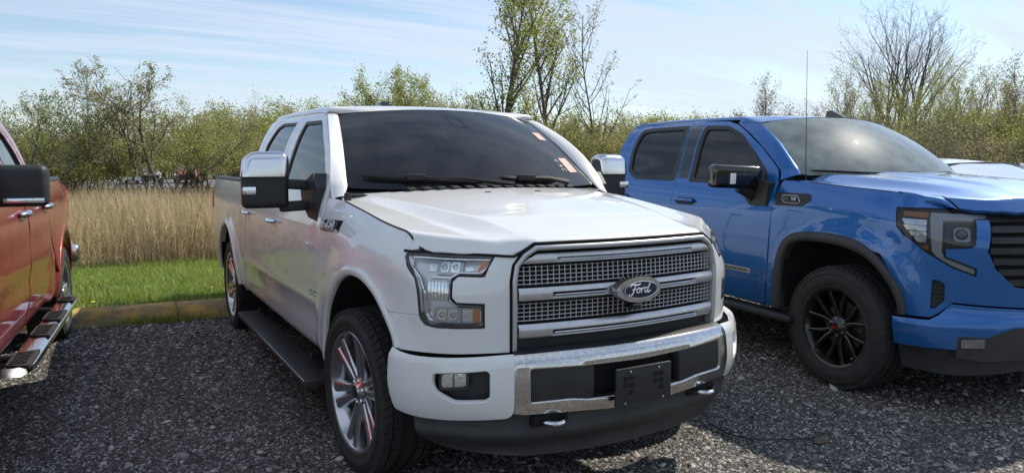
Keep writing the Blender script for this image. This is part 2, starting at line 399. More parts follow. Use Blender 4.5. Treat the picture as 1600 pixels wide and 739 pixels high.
# ---- white truck
def w_shut(y): return interp([(.1,1.13),(.25,1.145),(.345,1.160),(.39,1.198),(.42,1.211),(.6,1.231),(.76,1.25),(.95,1.275),(1.13,1.297),(1.45,1.33),(2.2,1.34)],y)
def w_dep(y,z,u):
    low=interp([(.35,.10),(.42,.07),(.48,.035),(.55,.022),(.64,.018),(.70,.008),(.735,-.004),(.76,0),(.9,.002),(1.0,0),(1.10,.003),(1.18,.012),(1.26,.03),(1.34,.055),(1.36,.062),(1.80,.235),(1.84,.262),(1.90,.33)],z)
    zs=w_shut(y);fen=.004+.10*np.clip((z-(zs-.19))/.19,0,1.4)**2.3
    fr=1-sm(1.36,1.52,y)
    lowf=interp([(.35,.03),(.48,.015),(.6,.01),(.9,.0),(1.0,.0),(1.3,.0)],z)
    d=low*(1-fr)+(lowf+fen*(.10+.90*sm(.50,.85,u)))*fr
    bed=sm(3.72,3.8,y)*(1-sm(1.38,1.44,z));db=interp([(.35,.06),(.5,.02),(.7,.0),(1.0,0),(1.2,.006),(1.33,.03),(1.42,.06)],z);d=d*(1-bed)+db*bed
    d=d+arch(y,z,.95,.42,.57,.72,.022)+arch(y,z,4.63,.42,.56,.70,.02)
    return d
W_PLAN=[(0,.03),(.2,.036),(.4,.058),(.55,.092),(.65,.135),(.75,.205),(.83,.285),(.89,.365),(.94,.47),(.968,.58),(.985,.70),(.994,.9),(1.0,1.5),(1.008,2.2),(1.01,2.9),(1.01,3.7),(1.0,4.6),(.985,5.4),(.965,5.86)]
WB=Belt(W_PLAN,w_dep)
WB.warp=([(0,0),(.5,.5),(.7,.70),(.9,.905),(1.0,1.003),(1.1,1.095),(1.2,1.187),(1.3,1.276),(1.4,1.37),(1.6,1.564),(2.0,1.966)],[(0,1),(.5,1),(.7,1.006),(.8,1.013),(.9,1.016),(1.0,1.014),(1.1,1.011),(1.2,1.007),(1.3,1.003),(1.4,1.0),(2,1)],-.034)
def w_bdep(y,z,u):
    return interp([(.30,.09),(.44,.03),(.485,.008),(.51,.001),(.68,0),(.705,.004),(.735,.024),(.76,.06)],z)+0*y
W_BPLAN=[(0,-.045),(.3,-.03),(.50,.005),(.60,.038),(.70,.092),(.80,.170),(.88,.25),(.94,.325),(.975,.395),(.988,.46),(.985,.55)]
WBB=Belt(W_BPLAN,w_bdep)
WBB.warp=([(0,0),(.6,.597),(.8,.797),(.9,.904),(1.0,1.011),(1.1,1.099),(1.2,1.168),(1.3,1.235)],[(0,1),(.5,1),(.6,1.003),(.7,1.010),(.8,1.020),(.9,1.028),(1.0,1.030),(1.1,1.022),(1.2,1.010),(1.3,1.0)],-.034)
# ---- blue truck
def b_shut(y): return interp([(.1,1.20),(.30,1.245),(.38,1.275),(.43,1.312),(.47,1.324),(.65,1.341),(.97,1.362),(1.35,1.39),(1.6,1.40),(2.2,1.40)],y)
def b_dep(y,z,u):
    low=interp([(.35,.09),(.45,.04),(.55,.02),(.7,.006),(.9,0),(1.05,0),(1.18,.008),(1.28,.03),(1.36,.058),(1.40,.075),(1.80,.235),(1.84,.262),(1.9,.33)],z)
    zs=b_shut(y);fen=.002+.09*np.clip((z-(zs-.2))/.2,0,1.4)**2.2
    fr=1-sm(1.4,1.6,y);lowf=interp([(.35,.03),(.5,.015),(.7,.008),(.95,0),(1.3,0)],z)
    d=low*(1-fr)+(lowf+fen)*fr
    bed=sm(3.74,3.84,y)*(1-sm(1.44,1.50,z));db=interp([(.35,.06),(.5,.02),(.7,.0),(1.0,0),(1.2,.006),(1.33,.03),(1.45,.06)],z);d=d*(1-bed)+db*bed
    return d+arch(y,z,.96,.42,.60,.75,.02)+arch(y,z,4.7,.42,.6,.74,.02)
B_PLAN=[(0,.0),(.25,.01),(.45,.045),(.6,.09),(.72,.15),(.82,.23),(.9,.34),(.95,.46),(.985,.62),(1.0,.85),(1.008,1.5),(1.015,2.2),(1.02,2.9),(1.02,3.7),(1.01,4.6),(.995,5.4),(.975,5.86)]
BB=Belt(B_PLAN,b_dep)
# ==== END SURFACES ====

# ---------------- wheels ----------------
def bar(g, path, wid, x_top, dep, face=.7):
    """spoke bar: path [(radial, tangential)], widths, outer x, depth; outward is -x"""
    n = len(path); V = []; F = []
    for i, (r, t) in enumerate(path):
        a = path[max(i-1,0)]; b = path[min(i+1,n-1)]; d = np.array(b)-np.array(a); d = d/np.hypot(*d); q = np.array([-d[1], d[0]]); w2 = wid[i]/2; xt = x_top[i]
        for s, x in ((-1, xt+dep), (-1, xt+.010), (-face, xt+.002), (-face*.5, xt), (face*.5, xt), (face, xt+.002), (1, xt+.010), (1, xt+dep)):
            p = np.array([r, t])+q*w2*s; V.append((x, p[1], p[0]))
    k = 8
    for i in range(n-1):
        for j in range(k): F.append((i*k+j, i*k+(j+1)%k, (i+1)*k+(j+1)%k, (i+1)*k+j))
    F += [tuple(range(k-1,-1,-1)), tuple((n-1)*k+j for j in range(k))]
    g.add(V, F)
def spin(g, a):
    c, s = math.cos(a), math.sin(a); g.V = [(x, y*c-z*s, y*s+z*c) for x, y, z in g.V]; return g
def make_wheel(parent, Rt, Rr, wd, style, spin0=0.0):
    hw = wd/2; face = -hw+.02
    rim = G().lathe([(Rr-.012, hw-.01), (Rr+.004, hw-.012), (Rr-.03, hw-.03), (Rr-.045, .0), (Rr-.03, -hw+.055), (Rr-.018, -hw+.03), (Rr-.008, -hw+.010), (Rr+.004, -hw+.006), (Rr+.010, -hw+.012), (Rr+.004, -hw+.02)], 64)
    wm = {'chrome': 'wheel_chrome', 'black': 'black_wheel', 'silver': 'silver_wheel', 'steel': 'silver_wheel'}[style]
    W = rim.make('wheel', wm, parent)
    # tyre
    sh = Rt-.012
    prof = [(Rr+.006, hw-.012), (Rr+.02, hw-.002), ((Rr+Rt)/2, hw+.004), (Rt-.035, hw-.004), (sh-.008, hw-.016), (sh, hw-.03), (sh, -hw+.03), (sh-.008, -hw+.016), (Rt-.035, -hw+.004), (Rt-.05, -hw+.001), (Rt-.052, -hw-.002), (Rt-.058, -hw-.002), (Rt-.06, -hw+.001), ((Rr+Rt)/2, -hw-.004), (Rr+.032, -hw-.003), (Rr+.03, -hw), (Rr+.022, -hw), (Rr+.014, -hw+.002), (Rr+.006, -hw+.008)]
    G().lathe(prof, 72, closed=True).make('tyre', 'rubber', W, angle=60)
    if style != 'steel':
        g = G(); nb = 66
        ribs = [(-hw+.008, .034, .5), (-hw+.052, .036, 0), (-.018, .036, .5), (hw-.052-.036, .036, 0), (hw-.008-.034, .034, .5)]
        for k, (x0, w2, ph) in enumerate(ribs):
            for i in range(nb):
                a = 2*math.pi*(i+ph)/nb; da = 2*math.pi/nb*.43; V = []
                edge = k in (0, 4)
                for r in (sh-.012, Rt+.0005):
                    for s in (-1, 1):
                        for x in (x0, x0+w2):
                            rr = r-(.010 if edge and ((k == 0 and x == x0) or (k == 4 and x != x0)) and r > sh else 0)
                            skew = da*.5*(1 if x == x0 else -1)*(1 if k < 3 else -1)
                            V.append((x, rr*math.cos(a+da*s+skew), rr*math.sin(a+da*s+skew)))
                g.add(V, [(4,5,7,6), (0,1,5,4), (2,6,7,3), (0,4,6,2), (1,3,7,5)])
        tag(g.make('tread', 'rubber', W, smooth=False), kind='stuff')
        G().lathe([(.02, -.02), (Rr*.62, -.02), (Rr*.62, -.008), (.02, -.008)], 40, closed=True).make('brake_disc', 'steel_dark', W)
        G().box((-.015, -Rr*.45, Rr*.25), (.06, .10, .17), bev=.015).make('brake_caliper', 'steel_dark', W)
        G().lathe([(Rr-.05, .02), (.03, .02)], 40).make('wheel_back', 'dark', W)
    ns = {'chrome': 6, 'black': 6, 'silver': 5, 'steel': 5}[style]
    me = None
    for i in range(ns):
        a = 2*math.pi*i/ns+spin0
        if me is None:
            g = G()
            if style == 'chrome':
                for s in (-1, 1):
                    bar(g, [(.045, s*.017), (.10, s*.023), (.17, s*.030), (.235, s*.038), (Rr-.004, s*.046)], [.034, .038, .046, .054, .064], [face+.028, face+.022, face+.014, face+.006, face-.004], .040)
            elif style == 'black':
                for s in (-1, 1):
                    bar(g, [(.05, s*.012), (.11, s*.018), (.16, s*.034), (.21, s*.056), (Rr-.006, s*.072)], [.034, .032, .030, .030, .036], [face+.03, face+.024, face+.016, face+.008, face+.004], .035)
            else:
                bar(g, [(.04, 0), (.10, 0), (.18, 0), (Rr-.004, 0)], [.075, .07, .085, .12], [face+.03, face+.02, face+.008, face-.002], .045, .8)
            o = g.make('spoke', wm, W); me = o.data
            # rotate by object transform: rotation about x
            o.rotation_euler = (a, 0, 0)
        else:
            o = link('spoke', me, None, W); o.rotation_euler = (a, 0, 0)
    G().lathe([(.0005, face+.006), (.034, face+.006), (.040, face+.012), (.075, face+.03), (.085, face+.055), (.085, face+.08)], 32).make('hub', wm, W)
    cap = G().lathe([(.0005, face+.001), (.030, face+.002), (.034, face+.008)], 24).make('hub_cap', wm if style != 'chrome' else 'black_gloss', W)
    if style != 'steel':
        nut = None
        for i in range(6):
            a = 2*math.pi*(i+.5)/6+spin0
            if nut is None: nut = G().lathe([(.0005, 0), (.007, .001), (.010, .006), (.011, .02)], 8).make('lug_nut', 'chrome', W); o = nut
            else: o = link('lug_nut', nut.data, None, W)
            o.location = (face+.012, .056*math.cos(a), .056*math.sin(a))
    return W
def copy_part(p, parent):
    o = p.copy(); C.objects.link(o); o.parent = parent
    for c in p.children: d = c.copy(); C.objects.link(d); d.parent = o
    return o
def wheels(parent, xs, yf, yr, Rt, Rr, wd, style, steer=0, spins=(.1,.7,1.3,.4)):
    w0 = make_wheel(parent, Rt, Rr, wd, style)
    for k, (sx_, y) in enumerate(((-1, yf), (1, yf), (-1, yr), (1, yr))):
        w = w0 if k == 0 else copy_part(w0, parent)
        w.location = (sx_*xs, y, Rt-.006)
        w.rotation_euler = Matrix.Rotation((0 if sx_ < 0 else math.pi)+(steer if y == yf else 0), 3, 'Z').to_euler() if 0 else (spins[k], 0, (0 if sx_ < 0 else math.pi)+(steer if y == yf else 0))
    return w0

# ---------------- parts every pickup has ----------------
def liner(T, path, S, depth=.42, lipoff=.012):
    """dark wheel housing swept inwards from the edge of the arch opening"""
    a = np.array(path); P = S(a[:,0], a[:,1]); n = len(P); V = []
    P = P.copy(); P[:,0] += .012
    Q = P.copy(); Q[:,0] += depth; V = list(P)+list(Q); F = [(i, i+1, n+i+1, n+i) for i in range(n-1)]
    c = Q.mean(0); V.append(c); F += [(n+i, n+i+1, 2*n) for i in range(n-1)]
    me = mesh('wheel_housing', V, F, True); o = link('wheel_housing', me, 'dark', T); link('wheel_housing', mirrored(me), None, T); return o
def chassis(T, yf, yr, L, zb=.34, hw=.93):
    G().box((0, (yf+yr)/2, .50), (1.60, yr-yf-1.1, .14), bev=.02).make('underbody', 'dark', T)
    for s in (-1, 1): G().box((s*.42, L/2, .47), (.09, L-.9, .15), bev=.01).make('frame_rail', 'dark', T)
    for y in (yf, yr): G().tube([(-.80, y, .40), (-.1, y, .40), (0, y, .40), (.1, y, .40), (.80, y, .40)], [.045, .05, .11, .05, .045], 12).make('axle', 'steel_dark', T)
    G().box((0, yf+.05, .78), (1.05, 1.35, .50), bev=.04).make('engine_block', 'dark', T)
    G().tube([(.45, yf+.7, .38), (.5, yf+1.6, .36), (.48, yr-.9, .36)], .05, 8).make('exhaust_pipe', 'steel_dark', T)
def inner_shell(T, belt, y0, y1, z0, z1, name='gap_backing', off=.045):
    """dark sheet behind the door and bed skins so gaps read dark"""
    us = -(np.linspace(y0, y1, 24)+belt.k); zs = np.linspace(z0, z1, 8); U, Z = np.meshgrid(us, zs); P = belt.P(U.ravel(), Z.ravel(), off)
    n = len(us); F = [(j*n+i, j*n+i+1, (j+1)*n+i+1, (j+1)*n+i) for j in range(len(zs)-1) for i in range(n-1)]
    me = mesh(name, P, F); link(name, me, 'dark', T); link(name, mirrored(me), None, T)
def cabin(T, y0, y1, seat='leather', lin='dark', lift=0.0, liner_=True):
    """seats, dashboard, steering wheel, floor and roof lining"""
    g = G().box((0, (y0+y1)/2+.1, .72+lift), (1.66, y1-y0+.1, .06)).make('cabin_floor', 'dark', T)
    z = lift
    G().box((0, y0+.12, 1.18+z), (1.62, .46, .26), bev=.06).box((0, y0+.30, 1.10+z), (1.5, .22, .34), bev=.05).make('dashboard', 'leather', T)
    G().tube([(.38+.17*math.cos(t), y0+.50+.06*math.sin(t), 1.22+z+.16*math.sin(t)) for t in np.linspace(0, 2*math.pi, 21)], .014, 6, cap=False).tube([(.38, y0+.35, 1.18+z), (.38, y0+.52, 1.22+z)], .03, 8).make('steering_wheel', 'leather', T)
    for yb, xs in ((y0+1.28, (-.38, .38)), (y0+2.12, (-.45, 0, .45))):
        for x in xs:
            s = G().box((x, yb-.28, .92+z), (.50, .52, .16), bev=.05, seg=3).make('seat', seat, T)
            G().box((x, yb+.06, 1.22+z), (.48 if len(xs) == 2 else .44, .15, .60), rot=(R(-14), 0, 0), bev=.06, seg=3).make('seat_back', seat, s)
            G().box((x, yb+.16, 1.60+z), (.27, .11, .19), rot=(R(-10), 0, 0), bev=.045, seg=3).make('headrest', seat, s)
    V = []; k = 9
    if not liner_: return
    for i in range(k):
        y = y0+.75+(y1-y0-.72)*i/(k-1)
        for x in (-.70, -.60, 0, .60, .70): V.append((x, y, (1.80 if abs(x) > .65 else 1.845 if x else 1.865)+lift*.3))
    F = [(i*5+j, i*5+j+1, (i+1)*5+j+1, (i+1)*5+j) for i in range(k-1) for j in range(4)]
    link('headliner', mesh('headliner', V, F), lin, T)
def wshield(base, top, bulge=.03):
    """base/top: functions a->(x,y,z); returns S(a,b)"""
    def S(a, b):
        a = np.asarray(a, float); b = np.asarray(b, float); B = np.stack(base(a), -1); Tt = np.stack(top(a), -1)
        P = B*(1-b)[...,None]+Tt*b[...,None]; k = bulge*4*b*(1-b); P[...,1] -= k*.6; P[...,2] += k*.8; return P
    return S
def gridpatch(name, rowsP, m, T, twin=True, flip=False, k=4, close=False):
    """smooth loft through rows of 3-D points"""
    rows = np.array(rowsP, float)
    def up(a, k):
        n = len(a); o = []
        for i in range(n-1):
            p0 = a[max(i-1,0)]; p1 = a[i]; p2 = a[i+1]; p3 = a[min(i+2,n-1)]
            for j in range(k):
                f = j/k; o.append(.5*(2*p1+(p2-p0)*f+(2*p0-5*p1+4*p2-p3)*f*f+(-p0+3*p1-3*p2+p3)*f**3))
        o.append(a[-1]); return np.array(o)
    r = up(rows, k); r = np.swapaxes(up(np.swapaxes(r, 0, 1), k), 0, 1); a, b = r.shape[:2]
    F = [(i*b+j, i*b+j+1, (i+1)*b+j+1, (i+1)*b+j) for i in range(a-1) for j in range(b-1)]
    if flip: F = [f[::-1] for f in F]
    me = mesh(name, r.reshape(-1,3), F); o = link(name, me, m, T)
    if twin: link(name, mirrored(me), None, T)
    return o
def bed(T, belt, y0, y1, ztop, m, cap='black_plastic', tail=True):
    G().box((0, (y0+y1)/2, .78), (1.5, y1-y0, .05)).make('bed_floor', 'black_plastic', T)
    for s in (-1, 1): G().box((s*.80, (y0+y1)/2, 1.06), (.05, y1-y0-.02, .58)).make('bed_wall', 'black_plastic', T)
    G().box((0, y0+.03, 1.09), (1.66, .05, .62), bev=.01).make('bed_headboard', m, T)
    ys = np.linspace(y0, y1, 18)
    for s in (-1, 1):
        V = []; F = []
        for y in ys:
            P = belt.P(-(y+belt.k), ztop)
            x = P[0]
            for dx_, dz in ((-.004,-.03), (-.004,.004), (.01,.014), (.05,.018), (.12,.012), (.14,-.03)): V.append((s*(-(x+dx_))if s > 0 else x+dx_, y, ztop+dz))
        k = 6
        for i in range(len(ys)-1):
            for j in range(k): F.append((i*k+j, i*k+(j+1)%k, (i+1)*k+(j+1)%k, (i+1)*k+j))
        F += [tuple(range(k)), tuple(range((len(ys)-1)*k, len(ys)*k))[::-1]]
        g = G().add(V, F); g.make('bed_rail_cap', cap, T, angle=50)
    if tail:
        G().box((0, y1+.02, 1.03), (1.62, .06, .66), bev=.02).make('tailgate', m, T)
        G().box((0, y1+.10, .62), (1.75, .14, .17), bev=.04).make('rear_bumper', 'chrome', T)
def rblock(name, c, size, m, T, bev=.02, rot=None, seg=3, parent=None): return G().box(c, size, rot=rot, bev=bev, seg=seg).make(name, m, T)
def curve_side(belt, y, z): return (-(y+belt.k), z)

# ---------------- the white pickup ----------------
WB.k = .685; BB.k = .690
def sh_path(belt, shut, y0, y1, n=8, gap=0): return [(-(y+belt.k), float(shut(y))-gap) for y in np.linspace(y0, y1, n)]
def white_truck():
    T = root('pickup_truck', (0,0,0), 0, 'white crew cab pickup with chrome grille and tow mirrors, in the middle of the lot', 'pickup truck')
    S = WB.P; P = 'white_paint'
    AF = smooth_path([(-1.108,.738),(-1.127,.794),(-1.185,.868),(-1.268,.935),(-1.366,.976),(-1.468,.992),(-1.573,.984),(-1.717,.936),(-1.834,.854),(-1.935,.75),(-2.0,.62),(-2.03,.50),(-2.03,.46)])
    AO = smooth_path([(-1.075,.742),(-1.10,.80),(-1.141,.862),(-1.235,.958),(-1.37,1.022),(-1.478,1.037),(-1.59,1.03),(-1.74,.99),(-1.883,.908),(-1.985,.80),(-2.055,.67),(-2.085,.52),(-2.085,.46)])
    def archpath(c, r): return [(-(c+WB.k)+r*math.cos(t), .41+r*math.sin(t)) for t in np.linspace(R(8), R(172), 26)]
    # fender
    up = [(-(y+.685), float(w_shut(y))-.003) for y in np.linspace(1.46, .42, 30)]
    fl = [(-2.138,1.24)]+up+[(-1.0,1.163),(-1.062,1.150),(-1.075,1.125),(-1.05,1.088),(-1.0,1.04),(-.985,.988),(-.976,.89),(-1.165,.885),(-1.195,.905),(-1.268,.97)]+[p for p in AO[13:]]+[(-2.10,.455),(-2.155,.47),(-2.155,.60),(-2.128,.73),(-2.118,.95),(-2.118,1.10)]
    fl = [fl[0]]+up+[(-1.0,1.163),(-1.062,1.150),(-1.075,1.125),(-1.05,1.088),(-1.0,1.04),(-.985,.988),(-.976,.89),(-1.150,.885)]+[p for p in AO if p[1] > .885 or p[0] < -1.5]+[(-2.155,.46),(-2.155,.60),(-2.128,.73),(-2.118,.95),(-2.118,1.10)]
    panel('fender', fl, S, P, T, .035)
    strip('wheel_arch_lip', AO, AF, S, P, T, off=-.010, lip=.045)
    liner(T, AF, S)
    RF = archpath(4.63, .555); RO = archpath(4.63, .605)
    strip('wheel_arch_lip', RO, RF, S, P, T, off=-.010, lip=.045); liner(T, RF, S)
    # front fascia around the lamp
    fa = [(-1.093,.735)]+[(-1.10,.80),(-1.141,.866),(-1.150,.880),(-.976,.885),(-.972,.868),(-.945,.846),(-.895,.838),(-.684,.838),(-.684,.945),(-.800,.951),(-.818,.970),(-.818,1.033),(-.800,1.052),(-.684,1.049),(-.662,1.105),(-.648,1.137),(-.60,1.137),(-.545,1.135),(-.571,1.097),(-.581,1.032),(-.581,.872),(-.582,.738),(-.959,.735)]
    panel('front_fascia', fa, S, P, T, .03, depth=.03)
    # headlamp
    hl = rnd([(-1.066,1.142),(-.644,1.133),(-.664,1.1),(-.694,1.055),(-.80,1.058),(-.826,1.040),(-.826,.966),(-.80,.945),(-.692,.938),(-.692,.848),(-.895,.848),(-.945,.856),(-.968,.892),(-.977,.988),(-.992,1.04),(-1.044,1.088)], .012, 3)
    H = panel('headlight', hl, S, 'lens', T, .03, off=-.002, depth=.006, twin=False)
    def hsub(name, outline, m, off, depth=.012, bev=.003, r=.006): return setp(panel(name, rnd(outline, r, 2), S, m, None, .03, off=off, depth=depth, twin=False, bev=bev), H)
    def setp(o, p): o.parent = p; return o
    hsub('lamp_housing', [(p[0], p[1]) for p in hl], 'bezel', .034, .02)
    inn = [(-1.03,1.128),(-.662,1.121),(-.685,1.085),(-.71,1.068),(-.80,1.072),(-.842,1.045),(-.842,.960),(-.80,.930),(-.704,.924),(-.704,.862),(-.885,.862),(-.925,.872),(-.945,.90),(-.95,.99),(-.972,1.045),(-1.02,1.09)]
    q = densify(hl, .02); setp(G().tube([tuple(S(u, z, .003)) for u, z in q+[q[0]]], .0055, 5).make('lamp_gasket', 'dark', None), H)
    # chrome rim following the inner edge
    q = densify(rnd(inn, .01, 3), .02); g = G(); g.tube([tuple(onsurf(S, *p, off=.012)[0]) for p in q]+[tuple(onsurf(S, *q[0], off=.012)[0])], .0055, 6); setp(g.make('lamp_rim', 'chrome', None), H)
    for z in (1.097, .893):
        hsub('lamp_module', [(-.905,z-.028),(-.79,z-.028),(-.79,z+.030),(-.905,z+.030)], 'lamp_grey', .022, .02)
        for a, b in ((-.893,-.853),(-.843,-.803)):
            hsub('reflector', [(a,z-.02),(b,z-.02),(b,z+.022),(a,z+.022)], 'reflector', .018, .005, r=.008)
            p, n = onsurf(S, (a+b)/2, z+.001, off=.014); g = G(); bm = bmesh.new(); bmesh.ops.create_uvsphere(bm, u_segments=10, v_segments=6, radius=.011); bm.transform(Matrix.Translation(p)); g.bm(bm); setp(g.make('bulb_lens', 'lens', None), H)
        hsub('chrome_bracket', [(-.95,z-.014),(-.915,z-.014),(-.915,z+.016),(-.95,z+.016)], 'reflector', .028, .02)
        hsub('chrome_bracket', [(-.78,z-.012),(-.735,z-.010),(-.745,z+.004),(-.78,z+.006)], 'reflector', .028, .02)
        hsub('lamp_shelf', [(-.93,z-.045),(-.715,z-.043),(-.715,z-.036),(-.93,z-.038)], 'chrome', .020, .03, r=.002)
    for k in range(6): hsub('light_fin', [(-.94+k*.016,.955),(-.930+k*.016,.955),(-.930+k*.016,1.035),(-.94+k*.016,1.035)], 'reflector', .022, .02, r=.002)
    hsub('side_reflector', [(-.725,1.064),(-.700,1.066),(-.674,1.112),(-.702,1.116)], 'amber', .010, .02)
    hsub('side_reflector', [(-.735,.868),(-.708,.868),(-.708,.918),(-.735,.918)], 'amber', .010, .02)
    hsub('side_marker', [(-1.055,1.130),(-1.035,1.128),(-1.0,1.06),(-.985,1.0),(-.972,.90),(-.962,.90),(-.966,1.0),(-.99,1.06),(-1.035,1.10)], 'bezel', .006, .02)
    both(H)
    # dark backing sheet behind lamps and grille so gaps read dark
    U, Z = np.meshgrid(np.linspace(-1.05, 1.05, 50), np.linspace(.42, 1.12, 10)); Pb = S(U.ravel(), Z.ravel(), .085); n = 50
    link('front_backing', mesh('front_backing', Pb, [(j*n+i, j*n+i+1, (j+1)*n+i+1, (j+1)*n+i) for j in range(9) for i in range(n-1)]), 'dark', T)
    # ---- grille
    go = [(-.572,.742),(-.572,.872),(-.572,1.030),(-.560,1.097),(-.522,1.145),(-.470,1.177)]
    gi = [(-.551,.742),(-.551,.872),(-.551,1.028),(-.539,1.090),(-.506,1.128),(-.460,1.154)]
    loop_o = go+[(-u, z) for u, z in go[::-1]]; loop_i = gi+[(-u, z) for u, z in gi[::-1]]
    top = lambda L: [p for i in range(len(L)-1) for p in densify([L[i], L[i+1]], .05)[:max(1, int(math.ceil(np.hypot(L[i+1][0]-L[i][0], L[i+1][1]-L[i][1])/.05)))]]+[L[-1]]
    def resamp(L, n=60):
        a = np.array(L); d = np.r_[0, np.cumsum(np.hypot(*np.diff(a, axis=0).T))]; t = np.linspace(0, d[-1], n); return [(float(np.interp(x, d, a[:,0])), float(np.interp(x, d, a[:,1]))) for x in t]
    def matched(Lo, Li, per=8):
        o, i_ = [], []
        for k in range(len(Lo)-1):
            for j in range(per): f = j/per; o.append(tuple(np.array(Lo[k])*(1-f)+np.array(Lo[k+1])*f)); i_.append(tuple(np.array(Li[k])*(1-f)+np.array(Li[k+1])*f))
        return o+[Lo[-1]], i_+[Li[-1]]
    mo, mi_ = matched(loop_o, loop_i, 10)
    strip('grille_surround', mo, mi_, S, 'satin_trim', T, off=-.012, twin=False, lip=.05)
    G().tube([tuple(S(u-.004*np.sign(u), z, .002)) if 0 else tuple(S(u*1.012, z, .002)) for u, z in mo], .0055, 5).make('grille_gasket', 'dark', T)
    def ulim(z): 
        zs = [p[1] for p in gi]; us = [p[0] for p in gi]; return float(np.interp(z, zs, us))
    def bar_(z0, z1, sl, nm):
        def edge(z): return ulim(z)+.004
        N_ = 14; a = [(edge(z0+(z1-z0)*t), z0+(z1-z0)*t) for t in (0, .5, 1)]
        ol = a+[(-u, z) for u, z in a[::-1]]
        ins = []
        for x0, x1 in sl[0]: ins.append(rnd([(x0, sl[1]), (x1, sl[1]), (x1-.0*np.sign(x1), sl[2]), (x0, sl[2])], .006, 2))
        def Sb(u, z, off=0):
            Pq = S(u, z, off); t = (np.asarray(z)-z0)/(z1-z0); Pq[...,1] -= .022*np.sqrt(np.clip(1-(2*np.clip(t,0,1)-1)**2, 0, 1))*.7+.004; return Pq
        o = panel(nm, ol, Sb, 'satin_chrome', T, .03, holes=ins, depth=.03, bev=.004, off=.012, twin=False)
        for x0, x1 in sl[0]:
            pts = [tuple(onsurf(Sb, u, (sl[1]+sl[2])/2, off=.016)[0]) for u in np.linspace(x0+.012, x1-.012, 16)]
            setp(G().tube(pts, .0028, 5).make('slot_strip', 'chrome', None), o)
            V = []; us = np.linspace(x0-.01, x1+.01, 14)
            for u in us:
                for z in (sl[1]-.01, sl[2]+.01): V.append(onsurf(Sb, u, z, off=.034)[0])
            setp(link('slot_floor', mesh('slot_floor', V, [(2*i, 2*i+2, 2*i+3, 2*i+1) for i in range(13)]), 'dark', None), o)
        return o
    bar_(1.092, 1.152, ([(-.377,.384)], 1.098, 1.131), 'grille_bar')
    bar_(.939, 1.011, ([(-.40,-.127),(.127,.41)], .948, .984), 'grille_bar')
    bar_(.780, .859, ([(-.40,.43)], .788, .822), 'grille_bar')
    for z0, z1 in ((1.012, 1.091), (.860, .938)):
        g = G(); 
        for z in np.linspace(z0+.004, z1-.004, 5):
            lim = ulim(z); pts = [tuple(S(u, z, .012)) for u in np.linspace(lim, -lim, 40)]; g.tube(pts, .0020, 4)
        for u in np.arange(-.546, .547, .0268):
            g.tube([tuple(S(u, z, .012)) for z in (z0, (z0+z1)/2, z1)], .0020, 4)
        tag(g.make('grille_mesh', 'satin_chrome', T), kind='stuff')
    us = np.linspace(-.56, .56, 40); Vb = []
    for u in us:
        for z in (.74, 1.155 if abs(u) < .45 else 1.07): Vb.append(tuple(S(u, z, .05)))
    link('grille_backing', mesh('grille_backing', Vb, [(2*i, 2*i+2, 2*i+3, 2*i+1) for i in range(39)]), 'dark', T)
    # lower intake between grille and bumper
    panel('lower_intake', [(-.57,.70),(.57,.70),(.57,.78),(-.57,.78)], lambda u, z: S(u, z, .03), 'black_plastic', T, .05, twin=False)
    # ---- badge on the grille: chrome oval, blue oval, script
    def oval(name, a, b, y0, y1, m, p=None, n=40):
        g = G(); V = []; prof = [(1.0, y1+.02), (1.0, y1), (.94, y0), (.0, y0-.003)]
        for k, (f, y) in enumerate(prof):
            for j in range(n): t = 2*math.pi*j/n; V.append((a*f*math.cos(t)if f else 0, y, .971+b*f*math.sin(t) if f else .971))
        F = [(i*n+j, i*n+(j+1)%n, (i+1)*n+(j+1)%n, (i+1)*n+j) for i in range(3) for j in range(n)]
        return g.add(V, F).make(name, m, T)
    em = oval('front_emblem', .124, .060, -.030, -.010, 'chrome')
    e2 = oval('emblem_field', .096, .041, -.0345, -.028, 'badge_blue'); e2.parent = em
    g = G(); g.tube([(.090*math.cos(t), -.0375, .971+.0365*math.sin(t)) for t in np.linspace(0, 2*math.pi, 49)], .0014, 5, cap=False); setp(g.make('emblem_line', 'badge_white', None), em)
    def script(paths, r):
        g = G()
        for pth in paths:
            q = smooth_path(pth, 5); g.tube([(x*.00084, -.0395, .971+z*.00086) for x, z in q], r, 5)
        return g
    lett = [[(-74,16),(-70,25),(-56,29),(-38,27),(-20,27),(-8,31)], [(-38,27),(-46,10),(-54,-10),(-64,-22),(-76,-24),(-80,-16)], [(-62,3),(-44,5),(-28,6)],
            [(-20,-14),(-31,-10),(-30,2),(-20,9),(-11,4),(-13,-8),(-20,-14)], [(-11,4),(-4,6),(3,8)],
            [(3,8),(0,-4),(-3,-15)], [(2,2),(10,9),(18,8)],
            [(38,8),(26,8),(19,-4),(24,-14),(34,-9),(40,2)], [(54,31),(46,14),(40,0),(38,-12),(48,-14),(58,-6)]]
    setp(script(lett, .0032).make('emblem_script', 'badge_white', None), em)
    cg = G().box((0,.0,.893), (.05,.05,.026), bev=.008).lathe([(.0005,0),(.008,.002)],8).make('front_camera', 'black_gloss', T) if 0 else G().box((0,.012,.895), (.05,.05,.026), bev=.008).make('front_camera', 'black_gloss', T)
    # ---- bumper
    Bp = WBB.P
    def bend(): return rnd([(-1.215,.742),(-1.20,.60),(-1.165,.492),(-.63,.480),(-.606,.50),(-.603,.742)], .018, 3, skip=(0,5))
    fogo = rnd([(-.935,.684),(-.715,.690),(-.700,.676),(-.700,.572),(-.722,.558),(-.85,.560),(-.925,.606),(-.938,.64)], .016, 3)
    panel('bumper_end', bend(), Bp, P, T, .028, holes=[fogo], depth=.03, bev=.006)
    fogb = [( -.945,.694),(-.69,.698),(-.69,.548),(-.87,.548),(-.945,.60)]
